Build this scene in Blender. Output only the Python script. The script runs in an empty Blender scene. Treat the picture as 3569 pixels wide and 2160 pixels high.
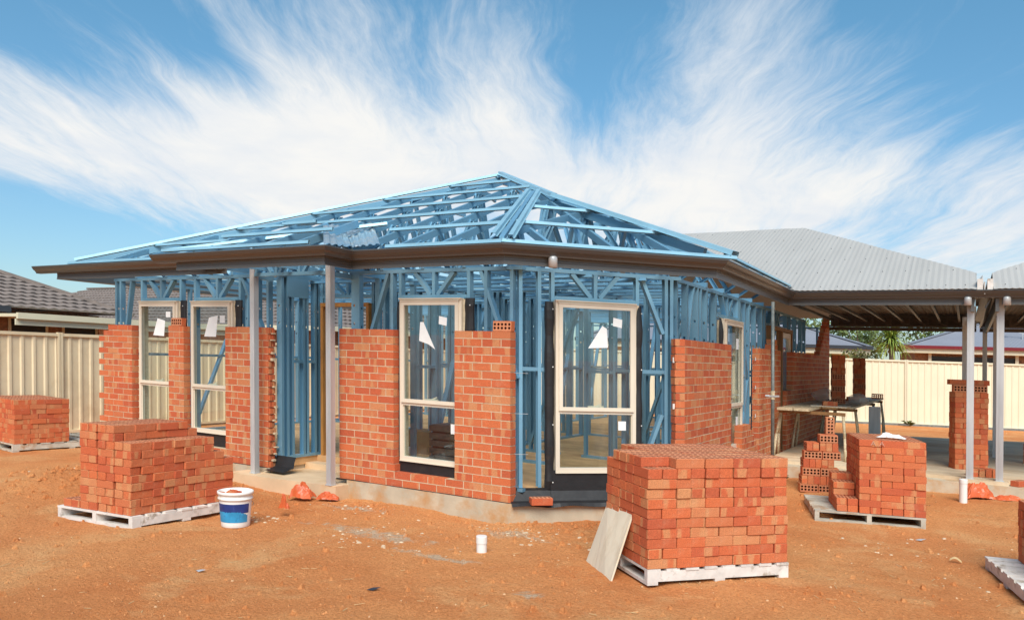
import bpy, math, random
from mathutils import Vector, Matrix, noise
random.seed(11)
S = bpy.context.scene
COL = S.collection
R = math.radians
# ------------------------------------------------------------------ camera
def make_camera():
    yaw, pitch, roll = R(30.359), R(.111), R(2.059)
    fwd = Vector((-math.sin(yaw)*math.cos(pitch), math.cos(yaw)*math.cos(pitch), math.sin(pitch)))
    right = Vector((math.cos(yaw), math.sin(yaw), 0)); up = right.cross(fwd)
    r = math.cos(roll)*right + math.sin(roll)*up
    u = -math.sin(roll)*right + math.cos(roll)*up
    cd = bpy.data.cameras.new('camera'); co = bpy.data.objects.new('camera', cd); COL.objects.link(co)
    m = Matrix((r, u, -fwd)).transposed().to_4x4(); m.translation = (4.0839, -7.0499, 1.5341)
    co.matrix_world = m
    cd.sensor_width = 36; cd.lens = 36*2704.34/3569; cd.shift_y = 157.36/3569
    cd.clip_start = .05; cd.clip_end = 5000
    S.camera = co
make_camera()
S.view_settings.view_transform = 'Standard'; S.view_settings.look = 'None'
S.view_settings.exposure = 1.2; S.view_settings.gamma = 1
# ------------------------------------------------------------------ sun and sky
SUN_DIR = Vector((.42, -.80, .95)).normalized()      # towards the sun
def make_light():
    ld = bpy.data.lights.new('sun', 'SUN'); ld.energy = 1.9; ld.angle = R(36); ld.color = (1, .95, .87)
    lo = bpy.data.objects.new('sun', ld); COL.objects.link(lo)
    lo.rotation_euler = SUN_DIR.to_track_quat('Z', 'Y').to_euler()
    w = bpy.data.worlds.new('World'); S.world = w; w.use_nodes = True
    nt = w.node_tree; N = nt.nodes; L = nt.links; N.clear()
    def link(a, b): L.new(a, b)
    def M(op, a, b=None, c=None, clamp=False):
        n = N.new('ShaderNodeMath'); n.operation = op; n.use_clamp = clamp
        for i, x in enumerate((a, b, c)):
            if x is None: continue
            if isinstance(x, (int, float)): n.inputs[i].default_value = x
            else: link(x, n.inputs[i])
        return n.outputs[0]
    sky = N.new('ShaderNodeTexSky'); sky.sky_type = 'NISHITA'; sky.sun_disc = False
    sky.sun_elevation = math.asin(SUN_DIR.z); sky.sun_rotation = math.atan2(SUN_DIR.x, SUN_DIR.y)
    sky.air_density = 1.0; sky.dust_density = .6; sky.ozone_density = 2.2
    tc = N.new('ShaderNodeTexCoord'); sp = N.new('ShaderNodeSeparateXYZ'); link(tc.outputs['Generated'], sp.inputs[0])
    dx, dy, dz = sp.outputs
    # compass azimuth relative to north-north-west, and elevation, both in radians
    c, s = math.cos(R(30.4)), math.sin(R(30.4))
    lat = M('ADD', M('MULTIPLY', dx, c), M('MULTIPLY', dy, s))
    fro = M('ADD', M('MULTIPLY', dx, -s), M('MULTIPLY', dy, c))
    az = M('ARCTAN2', lat, fro); el = M('ARCSINE', dz)
    # flat cirrus layer seen in perspective: streaks run towards the north-north-west horizon
    den = M('MAXIMUM', M('ADD', dz, .10), .03)
    pl = M('DIVIDE', lat, den); pf = M('DIVIDE', fro, den)
    def noise_at(x, y, z, scale, det, rough, dist=0.0):
        cb = N.new('ShaderNodeCombineXYZ')
        for i, q in enumerate((x, y, z)):
            if isinstance(q, (int, float)): cb.inputs[i].default_value = q
            else: link(q, cb.inputs[i])
        n = N.new('ShaderNodeTexNoise'); n.inputs['Scale'].default_value = scale; n.inputs['Detail'].default_value = det
        n.inputs['Roughness'].default_value = rough; n.inputs['Distortion'].default_value = dist
        link(cb.outputs[0], n.inputs['Vector']); return n.outputs['Fac']
    warp = M('SUBTRACT', noise_at(pl, pf, 3.1, .9, 3, .55), .5)
    pl2 = M('ADD', pl, M('MULTIPLY', warp, .45))
    streak = noise_at(M('MULTIPLY', pl2, 2.6), M('MULTIPLY', pf, .42), 6.3, 1.0, 11, .66, .5)
    fine = noise_at(M('MULTIPLY', pl2, 13), M('MULTIPLY', pf, 2.4), 5.2, 1.0, 10, .74, .6)
    big = noise_at(pl, pf, 9.4, .55, 4, .55)
    acc = None
    # (px, py) of cover patches on the 2464 wide view chart -> azimuth/elevation, widths in radians, weight
    for X, Y, wx, wy, rot, wt in [
            (1000, 350, .24, .11, -25, .46), (760, 120, .13, .22, 38, .44), (620, 330, .34, .07, 4, .45), (150, 370, .34, .06, 8, .85),
            (1100, 420, .40, .085, 0, .55), (980, 60, .22, .12, 25, .26), (1270, 90, .07, .16, 10, .22),
            (1640, 400, .22, .13, -30, .55), (1800, 200, .13, .16, -42, .42), (1650, 480, .34, .07, 0, .48), (1900, 60, .07, .09, -35, .25),
            (2300, 590, .26, .085, -12, .70), (2440, 430, .08, .06, -35, .35), (2150, 470, .16, .06, 10, .18), (2080, 130, .05, .08, -38, .16), (2230, 380, .07, .03, -25, .2),
            (300, 130, .26, .03, 26, .42), (150, 230, .28, .035, 12, .36), (520, 40, .14, .04, 30, .30), (60, 60, .12, .04, 20, .2), (400, 500, .30, .05, 4, .18),
            (400, 610, .5, .04, 0, -.28), (60, 540, .22, .05, 0, -.22), (430, 200, .10, .08, 35, -.12), (1420, 190, .06, .10, 0, -.22), (2250, 180, .18, .12, 0, -.22), (1480, 60, .07, .10, 0, -.10), (200, 60, .18, .07, 0, -.26), (2230, 500, .07, .03, 0, -.25)]:
        a0 = math.atan((X*1.4485-1784)/2704); e0 = math.atan((1240+.036*(X*1.4485-1784)-Y*1.4485)/2704*math.cos(a0))
        cr, sr = math.cos(R(rot)), math.sin(R(rot))
        a = M('SUBTRACT', az, a0); e = M('SUBTRACT', e0, el)
        p = M('DIVIDE', M('ADD', M('MULTIPLY', a, cr), M('MULTIPLY', e, sr)), wx)
        q = M('DIVIDE', M('SUBTRACT', M('MULTIPLY', e, cr), M('MULTIPLY', a, sr)), wy)
        g = M('MULTIPLY', M('EXPONENT', M('MULTIPLY', M('ADD', M('MULTIPLY', p, p), M('MULTIPLY', q, q)), -1.0)), wt)
        acc = g if acc is None else M('ADD', acc, g)
    # elsewhere in the sky a generic scatter of cloud
    away = M('MULTIPLY', M('SUBTRACT', 1.0, M('MULTIPLY', M('GREATER_THAN', fro, .55), M('LESS_THAN', el, .75))), .30)
    cover = M('ADD', M('ADD', acc, away), M('MULTIPLY', M('SUBTRACT', streak, .5), 2.7))
    cover = M('ADD', cover, M('ADD', M('MULTIPLY', M('SUBTRACT', fine, .5), .9), M('MULTIPLY', M('SUBTRACT', big, .5), .35)))
    mr = N.new('ShaderNodeMapRange'); mr.interpolation_type = 'SMOOTHSTEP'
    link(cover, mr.inputs[0]); mr.inputs[1].default_value = .12; mr.inputs[2].default_value = 1.56
    mask = M('MULTIPLY', mr.outputs[0], M('GREATER_THAN', dz, -.02))
    # whitish low veil near the horizon belongs to the same thin cloud
    grey = noise_at(pl2, pf, 21.0, 1.6, 6, .6)
    cc = N.new('ShaderNodeMix'); cc.data_type = 'RGBA'
    gr = N.new('ShaderNodeMapRange'); link(grey, gr.inputs[0]); gr.inputs[1].default_value = .36; gr.inputs[2].default_value = .6
    link(gr.outputs[0], cc.inputs['Factor'])
    cc.inputs['A'].default_value = (3.2, 3.36, 3.55, 1); cc.inputs['B'].default_value = (3.72, 3.70, 3.62, 1)
    tint = N.new('ShaderNodeMix'); tint.data_type = 'RGBA'; tint.blend_type = 'MULTIPLY'; tint.inputs['Factor'].default_value = 1
    link(sky.outputs[0], tint.inputs['A'])
    tz = N.new('ShaderNodeMapRange'); link(dz, tz.inputs[0]); tz.inputs[1].default_value = .05; tz.inputs[2].default_value = .40
    tm = N.new('ShaderNodeMix'); tm.data_type = 'RGBA'; link(tz.outputs[0], tm.inputs['Factor']); tm.inputs['A'].default_value = (.37, .445, .49, 1); tm.inputs['B'].default_value = (.40, .63, .62, 1); link(tm.outputs['Result'], tint.inputs['B'])
    mx = N.new('ShaderNodeMix'); mx.data_type = 'RGBA'
    link(mask, mx.inputs['Factor']); link(tint.outputs['Result'], mx.inputs['A']); link(cc.outputs['Result'], mx.inputs['B'])
    bg = N.new('ShaderNodeBackground'); bg.inputs['Strength'].default_value = .11; link(mx.outputs['Result'], bg.inputs[0])
    out = N.new('ShaderNodeOutputWorld'); link(bg.outputs[0], out.inputs[0])
make_light()
# ------------------------------------------------------------------ helpers
KX, KY = -.0238, -.0314          # the buildings and stacks stand slightly out of plumb
def LEAN(p): return Vector((p[0]+KX*p[2], p[1]+KY*p[2], p[2]))
ORI = {}
V = Vector
class MB:
    def __init__(s): s.v, s.f, s.uv, s.rnd, s.mi = [], [], [], [], []
    def face(s, pts, uv=None, rnd=0., m=0):
        i = len(s.v); s.v += [V(p) for p in pts]; n = len(pts)
        s.f.append(tuple(range(i, i+n))); s.uv.append(uv or [(0, 0)]*n); s.rnd.append(rnd); s.mi.append(m)
    def mesh(s, verts, faces, rnd=0., m=0):
        i = len(s.v); s.v += [V(p) for p in verts]
        for f in faces:
            s.f.append(tuple(i+k for k in f)); s.uv.append([(0, 0)]*len(f)); s.rnd.append(rnd); s.mi.append(m)
    def obox(s, o, ex, ey, ez, rnd=0., u0=0., m=0):
        o, ex, ey, ez = V(o), V(ex), V(ey), V(ez)
        if ex.cross(ey).dot(ez) < 0: o, ex = o+ex, -ex
        P = [o, o+ex, o+ex+ey, o+ey, o+ez, o+ex+ez, o+ex+ey+ez, o+ey+ez]
        a, b, c = ex.length, ey.length, ez.length
        i = len(s.v); s.v += P
        for f, uu, vv in (((0, 1, 5, 4), a, c), ((1, 2, 6, 5), b, c), ((2, 3, 7, 6), a, c), ((3, 0, 4, 7), b, c), ((4, 5, 6, 7), a, b), ((3, 2, 1, 0), a, b)):
            s.f.append(tuple(i+k for k in f)); s.uv.append([(u0, 0), (u0+uu, 0), (u0+uu, vv), (u0, vv)]); s.rnd.append(rnd); s.mi.append(m)
    def box(s, a, b, rnd=0., m=0):
        s.obox(a, (b[0]-a[0], 0, 0), (0, b[1]-a[1], 0), (0, 0, b[2]-a[2]), rnd, m=m)
    def bar(s, p, q, w, h, up=(0, 0, 1), rnd=0., m=0):
        p, q = V(p), V(q); d = q-p; dn = d.normalized(); up = V(up)
        sd = dn.cross(up)
        if sd.length < 1e-4: sd = dn.cross(V((1, 0, 0)))
        sd.normalize(); up = sd.cross(dn)
        s.obox(p-sd*w/2-up*h/2, d, sd*w, up*h, rnd, m=m)
    def cyl(s, p, q, r0, r1=None, n=16, caps=True, rnd=0., m=0):
        p, q = V(p), V(q); r1 = r0 if r1 is None else r1
        d = (q-p).normalized(); a = d.orthogonal().normalized(); b = d.cross(a)
        i = len(s.v)
        for c, r in ((p, r0), (q, r1)):
            s.v += [c+(a*math.cos(t)+b*math.sin(t))*r for t in [2*math.pi*k/n for k in range(n)]]
        fs = [(i+k, i+(k+1) % n, i+n+(k+1) % n, i+n+k) for k in range(n)]
        if caps: fs += [tuple(i+n-1-k for k in range(n)), tuple(i+n+k for k in range(n))]
        for f in fs: s.f.append(f); s.uv.append([(0, 0)]*len(f)); s.rnd.append(rnd); s.mi.append(m)
    def lathe(s, c, prof, n=24, m=0):
        i = len(s.v); c = V(c)
        for r, z in prof: s.v += [c+V((r*math.cos(2*math.pi*k/n), r*math.sin(2*math.pi*k/n), z)) for k in range(n)]
        for j in range(len(prof)-1):
            for k in range(n):
                s.f.append((i+j*n+k, i+j*n+(k+1) % n, i+(j+1)*n+(k+1) % n, i+(j+1)*n+k)); s.uv.append([(0, 0)]*4); s.rnd.append(0.); s.mi.append(m)
    def holed(s, o, eu, ev, c, rad, n=8, rnd=0., m=0):
        # a rectangle with one round hole
        o, eu, ev = V(o), V(eu), V(ev); u, v = eu.normalized(), ev.normalized(); a, b = eu.length, ev.length
        ring, edge = [], []
        for k in range(n):
            t = 2*math.pi*(k+.5)/n; ct, st = math.cos(t), math.sin(t)
            ring.append(o+u*(c[0]+rad*ct)+v*(c[1]+rad*st))
        base = [(0, 0), (a, 0), (a, b), (0, b)]
        B = [o+u*x+v*y for x, y in base]
        q = n//4
        idx = [(q*2+q//2) % n + 0, 0, 0, 0]
        i = len(s.v); s.v += B+ring
        # corner j joins ring points in its quadrant
        quad = {0: range(n//2, 3*n//4), 1: range(3*n//4, n), 2: range(0, n//4), 3: range(n//4, n//2)}
        def add(f): s.f.append(f); s.uv.append([(0, 0)]*len(f)); s.rnd.append(rnd); s.mi.append(m)
        for j in range(4):
            ks = list(quad[j])
            for k0, k1 in zip(ks, ks[1:]): add((i+j, i+4+k1, i+4+k0)[::-1])
            jn = (j+1) % 4; kn = list(quad[jn])[0]
            add((i+j, i+jn, i+4+kn, i+4+ks[-1]))
    def build(s, name, mat, parent=None, origin=None, lean=True, smooth=False):
        og = V(origin) if origin is not None else (ORI[parent] if parent is not None else V((0, 0, 0)))
        me = bpy.data.meshes.new(name)
        LV = (lambda p: LEAN(V(p)-og)) if lean else (lambda p: V(p)-og)
        me.from_pydata([LV(p) for p in s.v], [], s.f)
        uvl = me.uv_layers.new(name='UVMap')
        flat = [c for f in s.uv for p in f for c in p]
        uvl.data.foreach_set('uv', flat)
        at = me.attributes.new('rnd', 'FLOAT', 'FACE'); at.data.foreach_set('value', s.rnd)
        mats = mat if isinstance(mat, (list, tuple)) else [mat]
        for x in mats: me.materials.append(x)
        if len(mats) > 1: me.polygons.foreach_set('material_index', s.mi)
        if smooth: me.polygons.foreach_set('use_smooth', [True]*len(s.f))
        me.update()
        o = bpy.data.objects.new(name, me); COL.objects.link(o); ORI[o] = og
        if parent is not None: o.parent = parent
        else: o.location = LEAN(og) if lean else og
        return o
def tag(o, label=None, cat=None, group=None, kind=None):
    if label: o['label'] = label
    if cat: o['category'] = cat
    if group: o['group'] = group
    if kind: o['kind'] = kind
    return o
def thing(name, label, cat, loc, group=None):
    o = bpy.data.objects.new(name, None); COL.objects.link(o); o.location = LEAN(loc); o.empty_display_size = .2
    ORI[o] = V(loc); return tag(o, label, cat, group)
# ------------------------------------------------------------------ materials
def mat(name, base, rough=.6, metal=0., var=.12, vscale=6., bump=0., bscale=40., spec=.5, stain=None, sscale=2., sthr=(.5, .7), coat=0., vec=(1, 1, 1), detail=5, objvar=.05):
    m = bpy.data.materials.new(name); m.use_nodes = True; nt = m.node_tree; N = nt.nodes; L = nt.links
    b = N['Principled BSDF']; b.inputs['Roughness'].default_value = rough; b.inputs['Metallic'].default_value = metal
    b.inputs['Specular IOR Level'].default_value = spec
    if coat: b.inputs['Coat Weight'].default_value = coat
    tc = N.new('ShaderNodeTexCoord'); mp = N.new('ShaderNodeMapping'); mp.inputs['Scale'].default_value = vec
    L.new(tc.outputs['Object'], mp.inputs[0])
    n1 = N.new('ShaderNodeTexNoise'); n1.inputs['Scale'].default_value = vscale; n1.inputs['Detail'].default_value = detail; L.new(mp.outputs[0], n1.inputs['Vector'])
    r = N.new('ShaderNodeMapRange'); r.inputs[1].default_value = .3; r.inputs[2].default_value = .7; r.inputs[3].default_value = 1-var; r.inputs[4].default_value = 1+var
    L.new(n1.outputs['Fac'], r.inputs[0])
    mu = N.new('ShaderNodeMix'); mu.data_type = 'RGBA'; mu.blend_type = 'MULTIPLY'; mu.inputs['Factor'].default_value = 1
    mu.inputs['A'].default_value = (*base, 1); L.new(r.outputs[0], mu.inputs['B']); col = mu.outputs['Result']
    if stain:
        n2 = N.new('ShaderNodeTexNoise'); n2.inputs['Scale'].default_value = sscale; n2.inputs['Detail'].default_value = 8; n2.inputs['Roughness'].default_value = .65; L.new(mp.outputs[0], n2.inputs['Vector'])
        r2 = N.new('ShaderNodeMapRange'); r2.inputs[1].default_value = sthr[0]; r2.inputs[2].default_value = sthr[1]; L.new(n2.outputs['Fac'], r2.inputs[0])
        m2 = N.new('ShaderNodeMix'); m2.data_type = 'RGBA'; L.new(r2.outputs[0], m2.inputs['Factor']); L.new(col, m2.inputs['A']); m2.inputs['B'].default_value = (*stain, 1); col = m2.outputs['Result']
    oi = N.new('ShaderNodeObjectInfo'); ro = N.new('ShaderNodeMapRange'); L.new(oi.outputs['Random'], ro.inputs[0]); ro.inputs[3].default_value = 1-objvar; ro.inputs[4].default_value = 1+objvar
    m3 = N.new('ShaderNodeMix'); m3.data_type = 'RGBA'; m3.blend_type = 'MULTIPLY'; m3.inputs['Factor'].default_value = 1; L.new(col, m3.inputs['A']); L.new(ro.outputs[0], m3.inputs['B']); col = m3.outputs['Result']
    L.new(col, b.inputs['Base Color'])
    if bump:
        n3 = N.new('ShaderNodeTexNoise'); n3.inputs['Scale'].default_value = bscale; n3.inputs['Detail'].default_value = 5; L.new(mp.outputs[0], n3.inputs['Vector'])
        bp = N.new('ShaderNodeBump'); bp.inputs['Strength'].default_value = bump; bp.inputs['Distance'].default_value = .01; L.new(n3.outputs['Fac'], bp.inputs['Height']); L.new(bp.outputs[0], b.inputs['Normal'])
    return m
def brick_mat():
    m = bpy.data.materials.new('red_brick'); m.use_nodes = True; nt = m.node_tree; N = nt.nodes; L = nt.links
    b = N['Principled BSDF']; b.inputs['Roughness'].default_value = .85; b.inputs['Specular IOR Level'].default_value = .25
    def M(op, a, c=None):
        n = N.new('ShaderNodeMath'); n.operation = op
        for i, x in enumerate((a, c)):
            if x is None: continue
            if isinstance(x, (int, float)): n.inputs[i].default_value = x
            else: L.new(x, n.inputs[i])
        return n.outputs[0]
    at = N.new('ShaderNodeAttribute'); at.attribute_name = 'rnd'; oi = N.new('ShaderNodeObjectInfo')
    rnd = M('FRACT', M('ADD', at.outputs['Fac'], oi.outputs['Random']))
    uv = N.new('ShaderNodeUVMap'); sp = N.new('ShaderNodeSeparateXYZ'); L.new(uv.outputs[0], sp.inputs[0])
    cb = N.new('ShaderNodeCombineXYZ'); L.new(M('ADD', sp.outputs[0], M('MULTIPLY', rnd, 53.7)), cb.inputs[0]); L.new(M('MULTIPLY', sp.outputs[1], .12), cb.inputs[1]); L.new(M('MULTIPLY', rnd, 17.3), cb.inputs[2])
    st = N.new('ShaderNodeTexNoise'); st.inputs['Scale'].default_value = 10; st.inputs['Detail'].default_value = .6; L.new(cb.outputs[0], st.inputs['Vector'])
    sr = N.new('ShaderNodeMapRange'); L.new(st.outputs['Fac'], sr.inputs[0]); sr.inputs[1].default_value = .53; sr.inputs[2].default_value = .58
    r7 = M('FRACT', M('MULTIPLY', rnd, 7.13)); r3 = M('FRACT', M('MULTIPLY', rnd, 31.7))
    cr = N.new('ShaderNodeValToRGB'); e = cr.color_ramp.elements
    e[0].position = 0; e[0].color = (.52, .115, .050, 1); e[1].position = 1; e[1].color = (.46, .098, .046, 1)
    for p, c in ((.3, (.58, .135, .053, 1)), (.55, (.62, .16, .060, 1)), (.74, (.56, .165, .07, 1)), (.82, (.60, .24, .105, 1)), (.88, (.56, .14, .056, 1))):
        x = e.new(p); x.color = c
    L.new(r7, cr.inputs[0])
    mx = N.new('ShaderNodeMix'); mx.data_type = 'RGBA'; L.new(M('MULTIPLY', sr.outputs[0], M('MULTIPLY', M('GREATER_THAN', r3, .40), .78)), mx.inputs['Factor'])
    L.new(cr.outputs[0], mx.inputs['A']); mx.inputs['B'].default_value = (.60, .27, .12, 1)
    tc = N.new('ShaderNodeTexCoord')
    n1 = N.new('ShaderNodeTexNoise'); n1.inputs['Scale'].default_value = 160; n1.inputs['Detail'].default_value = 3; L.new(tc.outputs['Object'], n1.inputs['Vector'])
    rr = N.new('ShaderNodeMapRange'); L.new(n1.outputs['Fac'], rr.inputs[0]); rr.inputs[1].default_value = .3; rr.inputs[2].default_value = .62; rr.inputs[3].default_value = .72; rr.inputs[4].default_value = 1.1
    mu = N.new('ShaderNodeMix'); mu.data_type = 'RGBA'; mu.blend_type = 'MULTIPLY'; mu.inputs['Factor'].default_value = 1; L.new(mx.outputs['Result'], mu.inputs['A']); L.new(rr.outputs[0], mu.inputs['B'])
    n2 = N.new('ShaderNodeTexNoise'); n2.inputs['Scale'].default_value = 6; n2.inputs['Detail'].default_value = 9; n2.inputs['Roughness'].default_value = .7; L.new(tc.outputs['Object'], n2.inputs['Vector'])
    r2 = N.new('ShaderNodeMapRange'); L.new(n2.outputs['Fac'], r2.inputs[0]); r2.inputs[1].default_value = .56; r2.inputs[2].default_value = .8; r2.inputs[4].default_value = .45
    m2 = N.new('ShaderNodeMix'); m2.data_type = 'RGBA'; L.new(r2.outputs[0], m2.inputs['Factor']); L.new(mu.outputs['Result'], m2.inputs['A']); m2.inputs['B'].default_value = (.62, .36, .22, 1)
    L.new(m2.outputs['Result'], b.inputs['Base Color'])
    bp = N.new('ShaderNodeBump'); bp.inputs['Strength'].default_value = .35; bp.inputs['Distance'].default_value = .004; L.new(n1.outputs['Fac'], bp.inputs['Height']); L.new(bp.outputs[0], b.inputs['Normal'])
    return m
def glass_mat():
    m = bpy.data.materials.new('window_glass'); m.use_nodes = True; nt = m.node_tree; N = nt.nodes; L = nt.links; N.clear()
    t = N.new('ShaderNodeBsdfTransparent'); t.inputs[0].default_value = (.90, .94, .93, 1)
    g = N.new('ShaderNodeBsdfGlossy'); g.inputs['Roughness'].default_value = .02; g.inputs[0].default_value = (1, 1, 1, 1)
    lw = N.new('ShaderNodeLayerWeight'); lw.inputs[0].default_value = .5; pw = N.new('ShaderNodeMath'); pw.operation = 'POWER'; L.new(lw.outputs['Facing'], pw.inputs[0]); pw.inputs[1].default_value = 5; fr = N.new('ShaderNodeMath'); fr.operation = 'MULTIPLY_ADD'; L.new(pw.outputs[0], fr.inputs[0]); fr.inputs[1].default_value = .5; fr.inputs[2].default_value = .045
    d = N.new('ShaderNodeBsdfDiffuse'); d.inputs[0].default_value = (.75, .75, .72, 1)
    tc = N.new('ShaderNodeTexCoord'); n = N.new('ShaderNodeTexNoise'); n.inputs['Scale'].default_value = 3; n.inputs['Detail'].default_value = 8; L.new(tc.outputs['Object'], n.inputs['Vector'])
    r = N.new('ShaderNodeMapRange'); L.new(n.outputs['Fac'], r.inputs[0]); r.inputs[1].default_value = .5; r.inputs[2].default_value = .8; r.inputs[4].default_value = .05
    m0 = N.new('ShaderNodeMixShader'); L.new(r.outputs[0], m0.inputs[0]); L.new(t.outputs[0], m0.inputs[1]); L.new(d.outputs[0], m0.inputs[2])
    m1 = N.new('ShaderNodeMixShader'); L.new(fr.outputs[0], m1.inputs[0]); L.new(m0.outputs[0], m1.inputs[1]); L.new(g.outputs[0], m1.inputs[2])
    o = N.new('ShaderNodeOutputMaterial'); L.new(m1.outputs[0], o.inputs[0]); return m
def film_mat():
    m = bpy.data.materials.new('clear_plastic_film'); m.use_nodes = True; nt = m.node_tree; N = nt.nodes; L = nt.links; b = N['Principled BSDF']
    b.inputs['Base Color'].default_value = (.85, .82, .78, 1); b.inputs['Roughness'].default_value = .3
    t = N.new('ShaderNodeBsdfTransparent'); x = N.new('ShaderNodeMixShader'); x.inputs[0].default_value = .38
    L.new(t.outputs[0], x.inputs[1]); L.new(b.outputs[0], x.inputs[2]); L.new(x.outputs[0], N['Material Output'].inputs[0])
    return m
def dirt_mat():
    m = bpy.data.materials.new('orange_dirt'); m.use_nodes = True; nt = m.node_tree; N = nt.nodes; L = nt.links
    b = N['Principled BSDF']; b.inputs['Roughness'].default_value = .95; b.inputs['Specular IOR Level'].default_value = .15
    tc = N.new('ShaderNodeTexCoord')
    def nz(s, d, r=.6, dist=0):
        n = N.new('ShaderNodeTexNoise'); n.inputs['Scale'].default_value = s; n.inputs['Detail'].default_value = d; n.inputs['Roughness'].default_value = r; n.inputs['Distortion'].default_value = dist
        L.new(tc.outputs['Object'], n.inputs['Vector']); return n.outputs['Fac']
    def ramp(x, a, c, lo=0., hi=1.):
        r = N.new('ShaderNodeMapRange'); L.new(x, r.inputs[0]); r.inputs[1].default_value = a; r.inputs[2].default_value = c; r.inputs[3].default_value = lo; r.inputs[4].default_value = hi; return r.outputs[0]
    def mixc(f, a, c, bt='MIX'):
        n = N.new('ShaderNodeMix'); n.data_type = 'RGBA'; n.blend_type = bt
        for k, x in (('Factor', f), ('A', a), ('B', c)):
            if isinstance(x, (int, float)): n.inputs[k].default_value = x
            elif isinstance(x, tuple): n.inputs[k].default_value = (*x, 1)
            else: L.new(x, n.inputs[k])
        return n.outputs['Result']
    c = mixc(ramp(nz(.55, 6, .6, .5), .36, .62), (.73, .265, .09), (.82, .365, .14))
    c = mixc(ramp(nz(1.1, 7, .65, .4), .52, .68), c, (.84, .44, .19))
    c = mixc(ramp(nz(2.3, 6, .65), .60, .74, 0, .55), c, (.56, .205, .062))
    c = mixc(ramp(nz(1.7, 9, .72, .8), .66, .74, 0, .75), c, (.60, .44, .29))
    sp = None
    sx = N.new('ShaderNodeSeparateXYZ'); L.new(tc.outputs['Object'], sx.inputs[0])
    def mm(op, a, q=None):
        n = N.new('ShaderNodeMath'); n.operation = op
        for i, x in enumerate((a, q)):
            if x is None: continue
            if isinstance(x, (int, float)): n.inputs[i].default_value = x
            else: L.new(x, n.inputs[i])
        return n.outputs[0]
    for px_, py_, rx_, ry_ in ((-.75, -1.25, .75, .22), (-1.7, -.5, .5, .12), (.25, -.45, .45, .16), (1.35, -2.05, .16, .1), (-2.25, -1.55, .3, .15), (-5.6, -.9, .5, .25), (.15, -1.55, .5, .1)):
        a = mm('DIVIDE', mm('SUBTRACT', sx.outputs[0], px_), rx_); e = mm('DIVIDE', mm('SUBTRACT', sx.outputs[1], py_), ry_)
        g = mm('EXPONENT', mm('MULTIPLY', mm('ADD', mm('MULTIPLY', a, a), mm('MULTIPLY', e, e)), -1.)); sp = g if sp is None else mm('MAXIMUM', sp, g)
    spill = mm('ADD', mm('MULTIPLY', sp, .30), nz(5.5, 9, .7, .6))
    c = mixc(ramp(spill, .66, .80, 0, .8), c, (.62, .50, .36))
    c = mixc(ramp(nz(46, 7, .75), .38, .56), mixc(1., c, (.74, .66, .60), 'MULTIPLY'), c)
    c = mixc(ramp(nz(85, 3, .6), .62, .72, 0, .5), c, (.66, .42, .24))
    L.new(c, b.inputs['Base Color'])
    h = N.new('ShaderNodeMath'); h.operation = 'ADD'; L.new(nz(26, 8, .72), h.inputs[0])
    h2 = N.new('ShaderNodeMath'); h2.operation = 'MULTIPLY'; L.new(nz(110, 4, .6), h2.inputs[0]); h2.inputs[1].default_value = .4; L.new(h2.outputs[0], h.inputs[1])
    bp = N.new('ShaderNodeBump'); bp.inputs['Strength'].default_value = .9; bp.inputs['Distance'].default_value = .04; L.new(h.outputs[0], bp.inputs['Height']); L.new(bp.outputs[0], b.inputs['Normal'])
    return m
def leaf_mat(name, c0, c1):
    m = bpy.data.materials.new(name); m.use_nodes = True; nt = m.node_tree; N = nt.nodes; L = nt.links; b = N['Principled BSDF']; b.inputs['Roughness'].default_value = .55
    at = N.new('ShaderNodeAttribute'); at.attribute_name = 'rnd'; x = N.new('ShaderNodeMix'); x.data_type = 'RGBA'
    L.new(at.outputs['Fac'], x.inputs['Factor']); x.inputs['A'].default_value = (*c0, 1); x.inputs['B'].default_value = (*c1, 1); L.new(x.outputs['Result'], b.inputs['Base Color']); return m
BRICK = brick_mat(); BED = mat('brick_bed_face', (.60, .235, .115), .9, 0, .12, 25, bump=.3, bscale=150, objvar=.12); CORE = mat('brick_core_shade', (.20, .035, .016), .95); GLASS = glass_mat(); FILM = film_mat(); DIRT = dirt_mat()  # core walls coloured darker than the clay, painting in the shade inside the holes
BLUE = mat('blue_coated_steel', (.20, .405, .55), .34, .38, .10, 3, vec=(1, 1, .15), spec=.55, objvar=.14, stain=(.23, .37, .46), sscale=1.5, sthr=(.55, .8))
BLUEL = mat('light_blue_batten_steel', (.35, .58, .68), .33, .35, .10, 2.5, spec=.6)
GALV = mat('galvanised_steel', (.55, .555, .555), .42, .35, .16, 9, vec=(1, 1, .12), stain=(.36, .30, .25), sscale=2, sthr=(.55, .8))
GALVD = mat('weathered_pipe_steel', (.22, .235, .22), .55, .4, .25, 14)
GUT = mat('brown_gutter_metal', (.094, .092, .089), .32, .25, .015, .5, spec=.5)
FAS = mat('brown_fascia_metal', (.130, .129, .126), .36, .25, .015, .5, spec=.5)
ROOF = mat('grey_corrugated_steel', (.41, .39, .365), .6, .0, .05, 1.2, vec=(3, .4, 1), spec=.3)
ROOFB = mat('slate_blue_corrugated_steel', (.23, .235, .27), .55, .05, .06, 1.2)
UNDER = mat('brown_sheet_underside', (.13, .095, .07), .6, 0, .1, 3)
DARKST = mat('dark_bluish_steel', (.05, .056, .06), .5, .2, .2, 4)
CREAM = mat('tan_sheet_fence', (.76, .62, .41), .5, 0, .05, 1.0, spec=.4, stain=(.52, .37, .21), sscale=1.2, sthr=(.5, .85))
CREAM2 = mat('cream_sheet_fence', (.76, .68, .50), .5, 0, .05, 1.0, spec=.4)
CREAMT = mat('pale_cream_trim', (.74, .66, .47), .5, 0, .05, 2)
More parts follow.
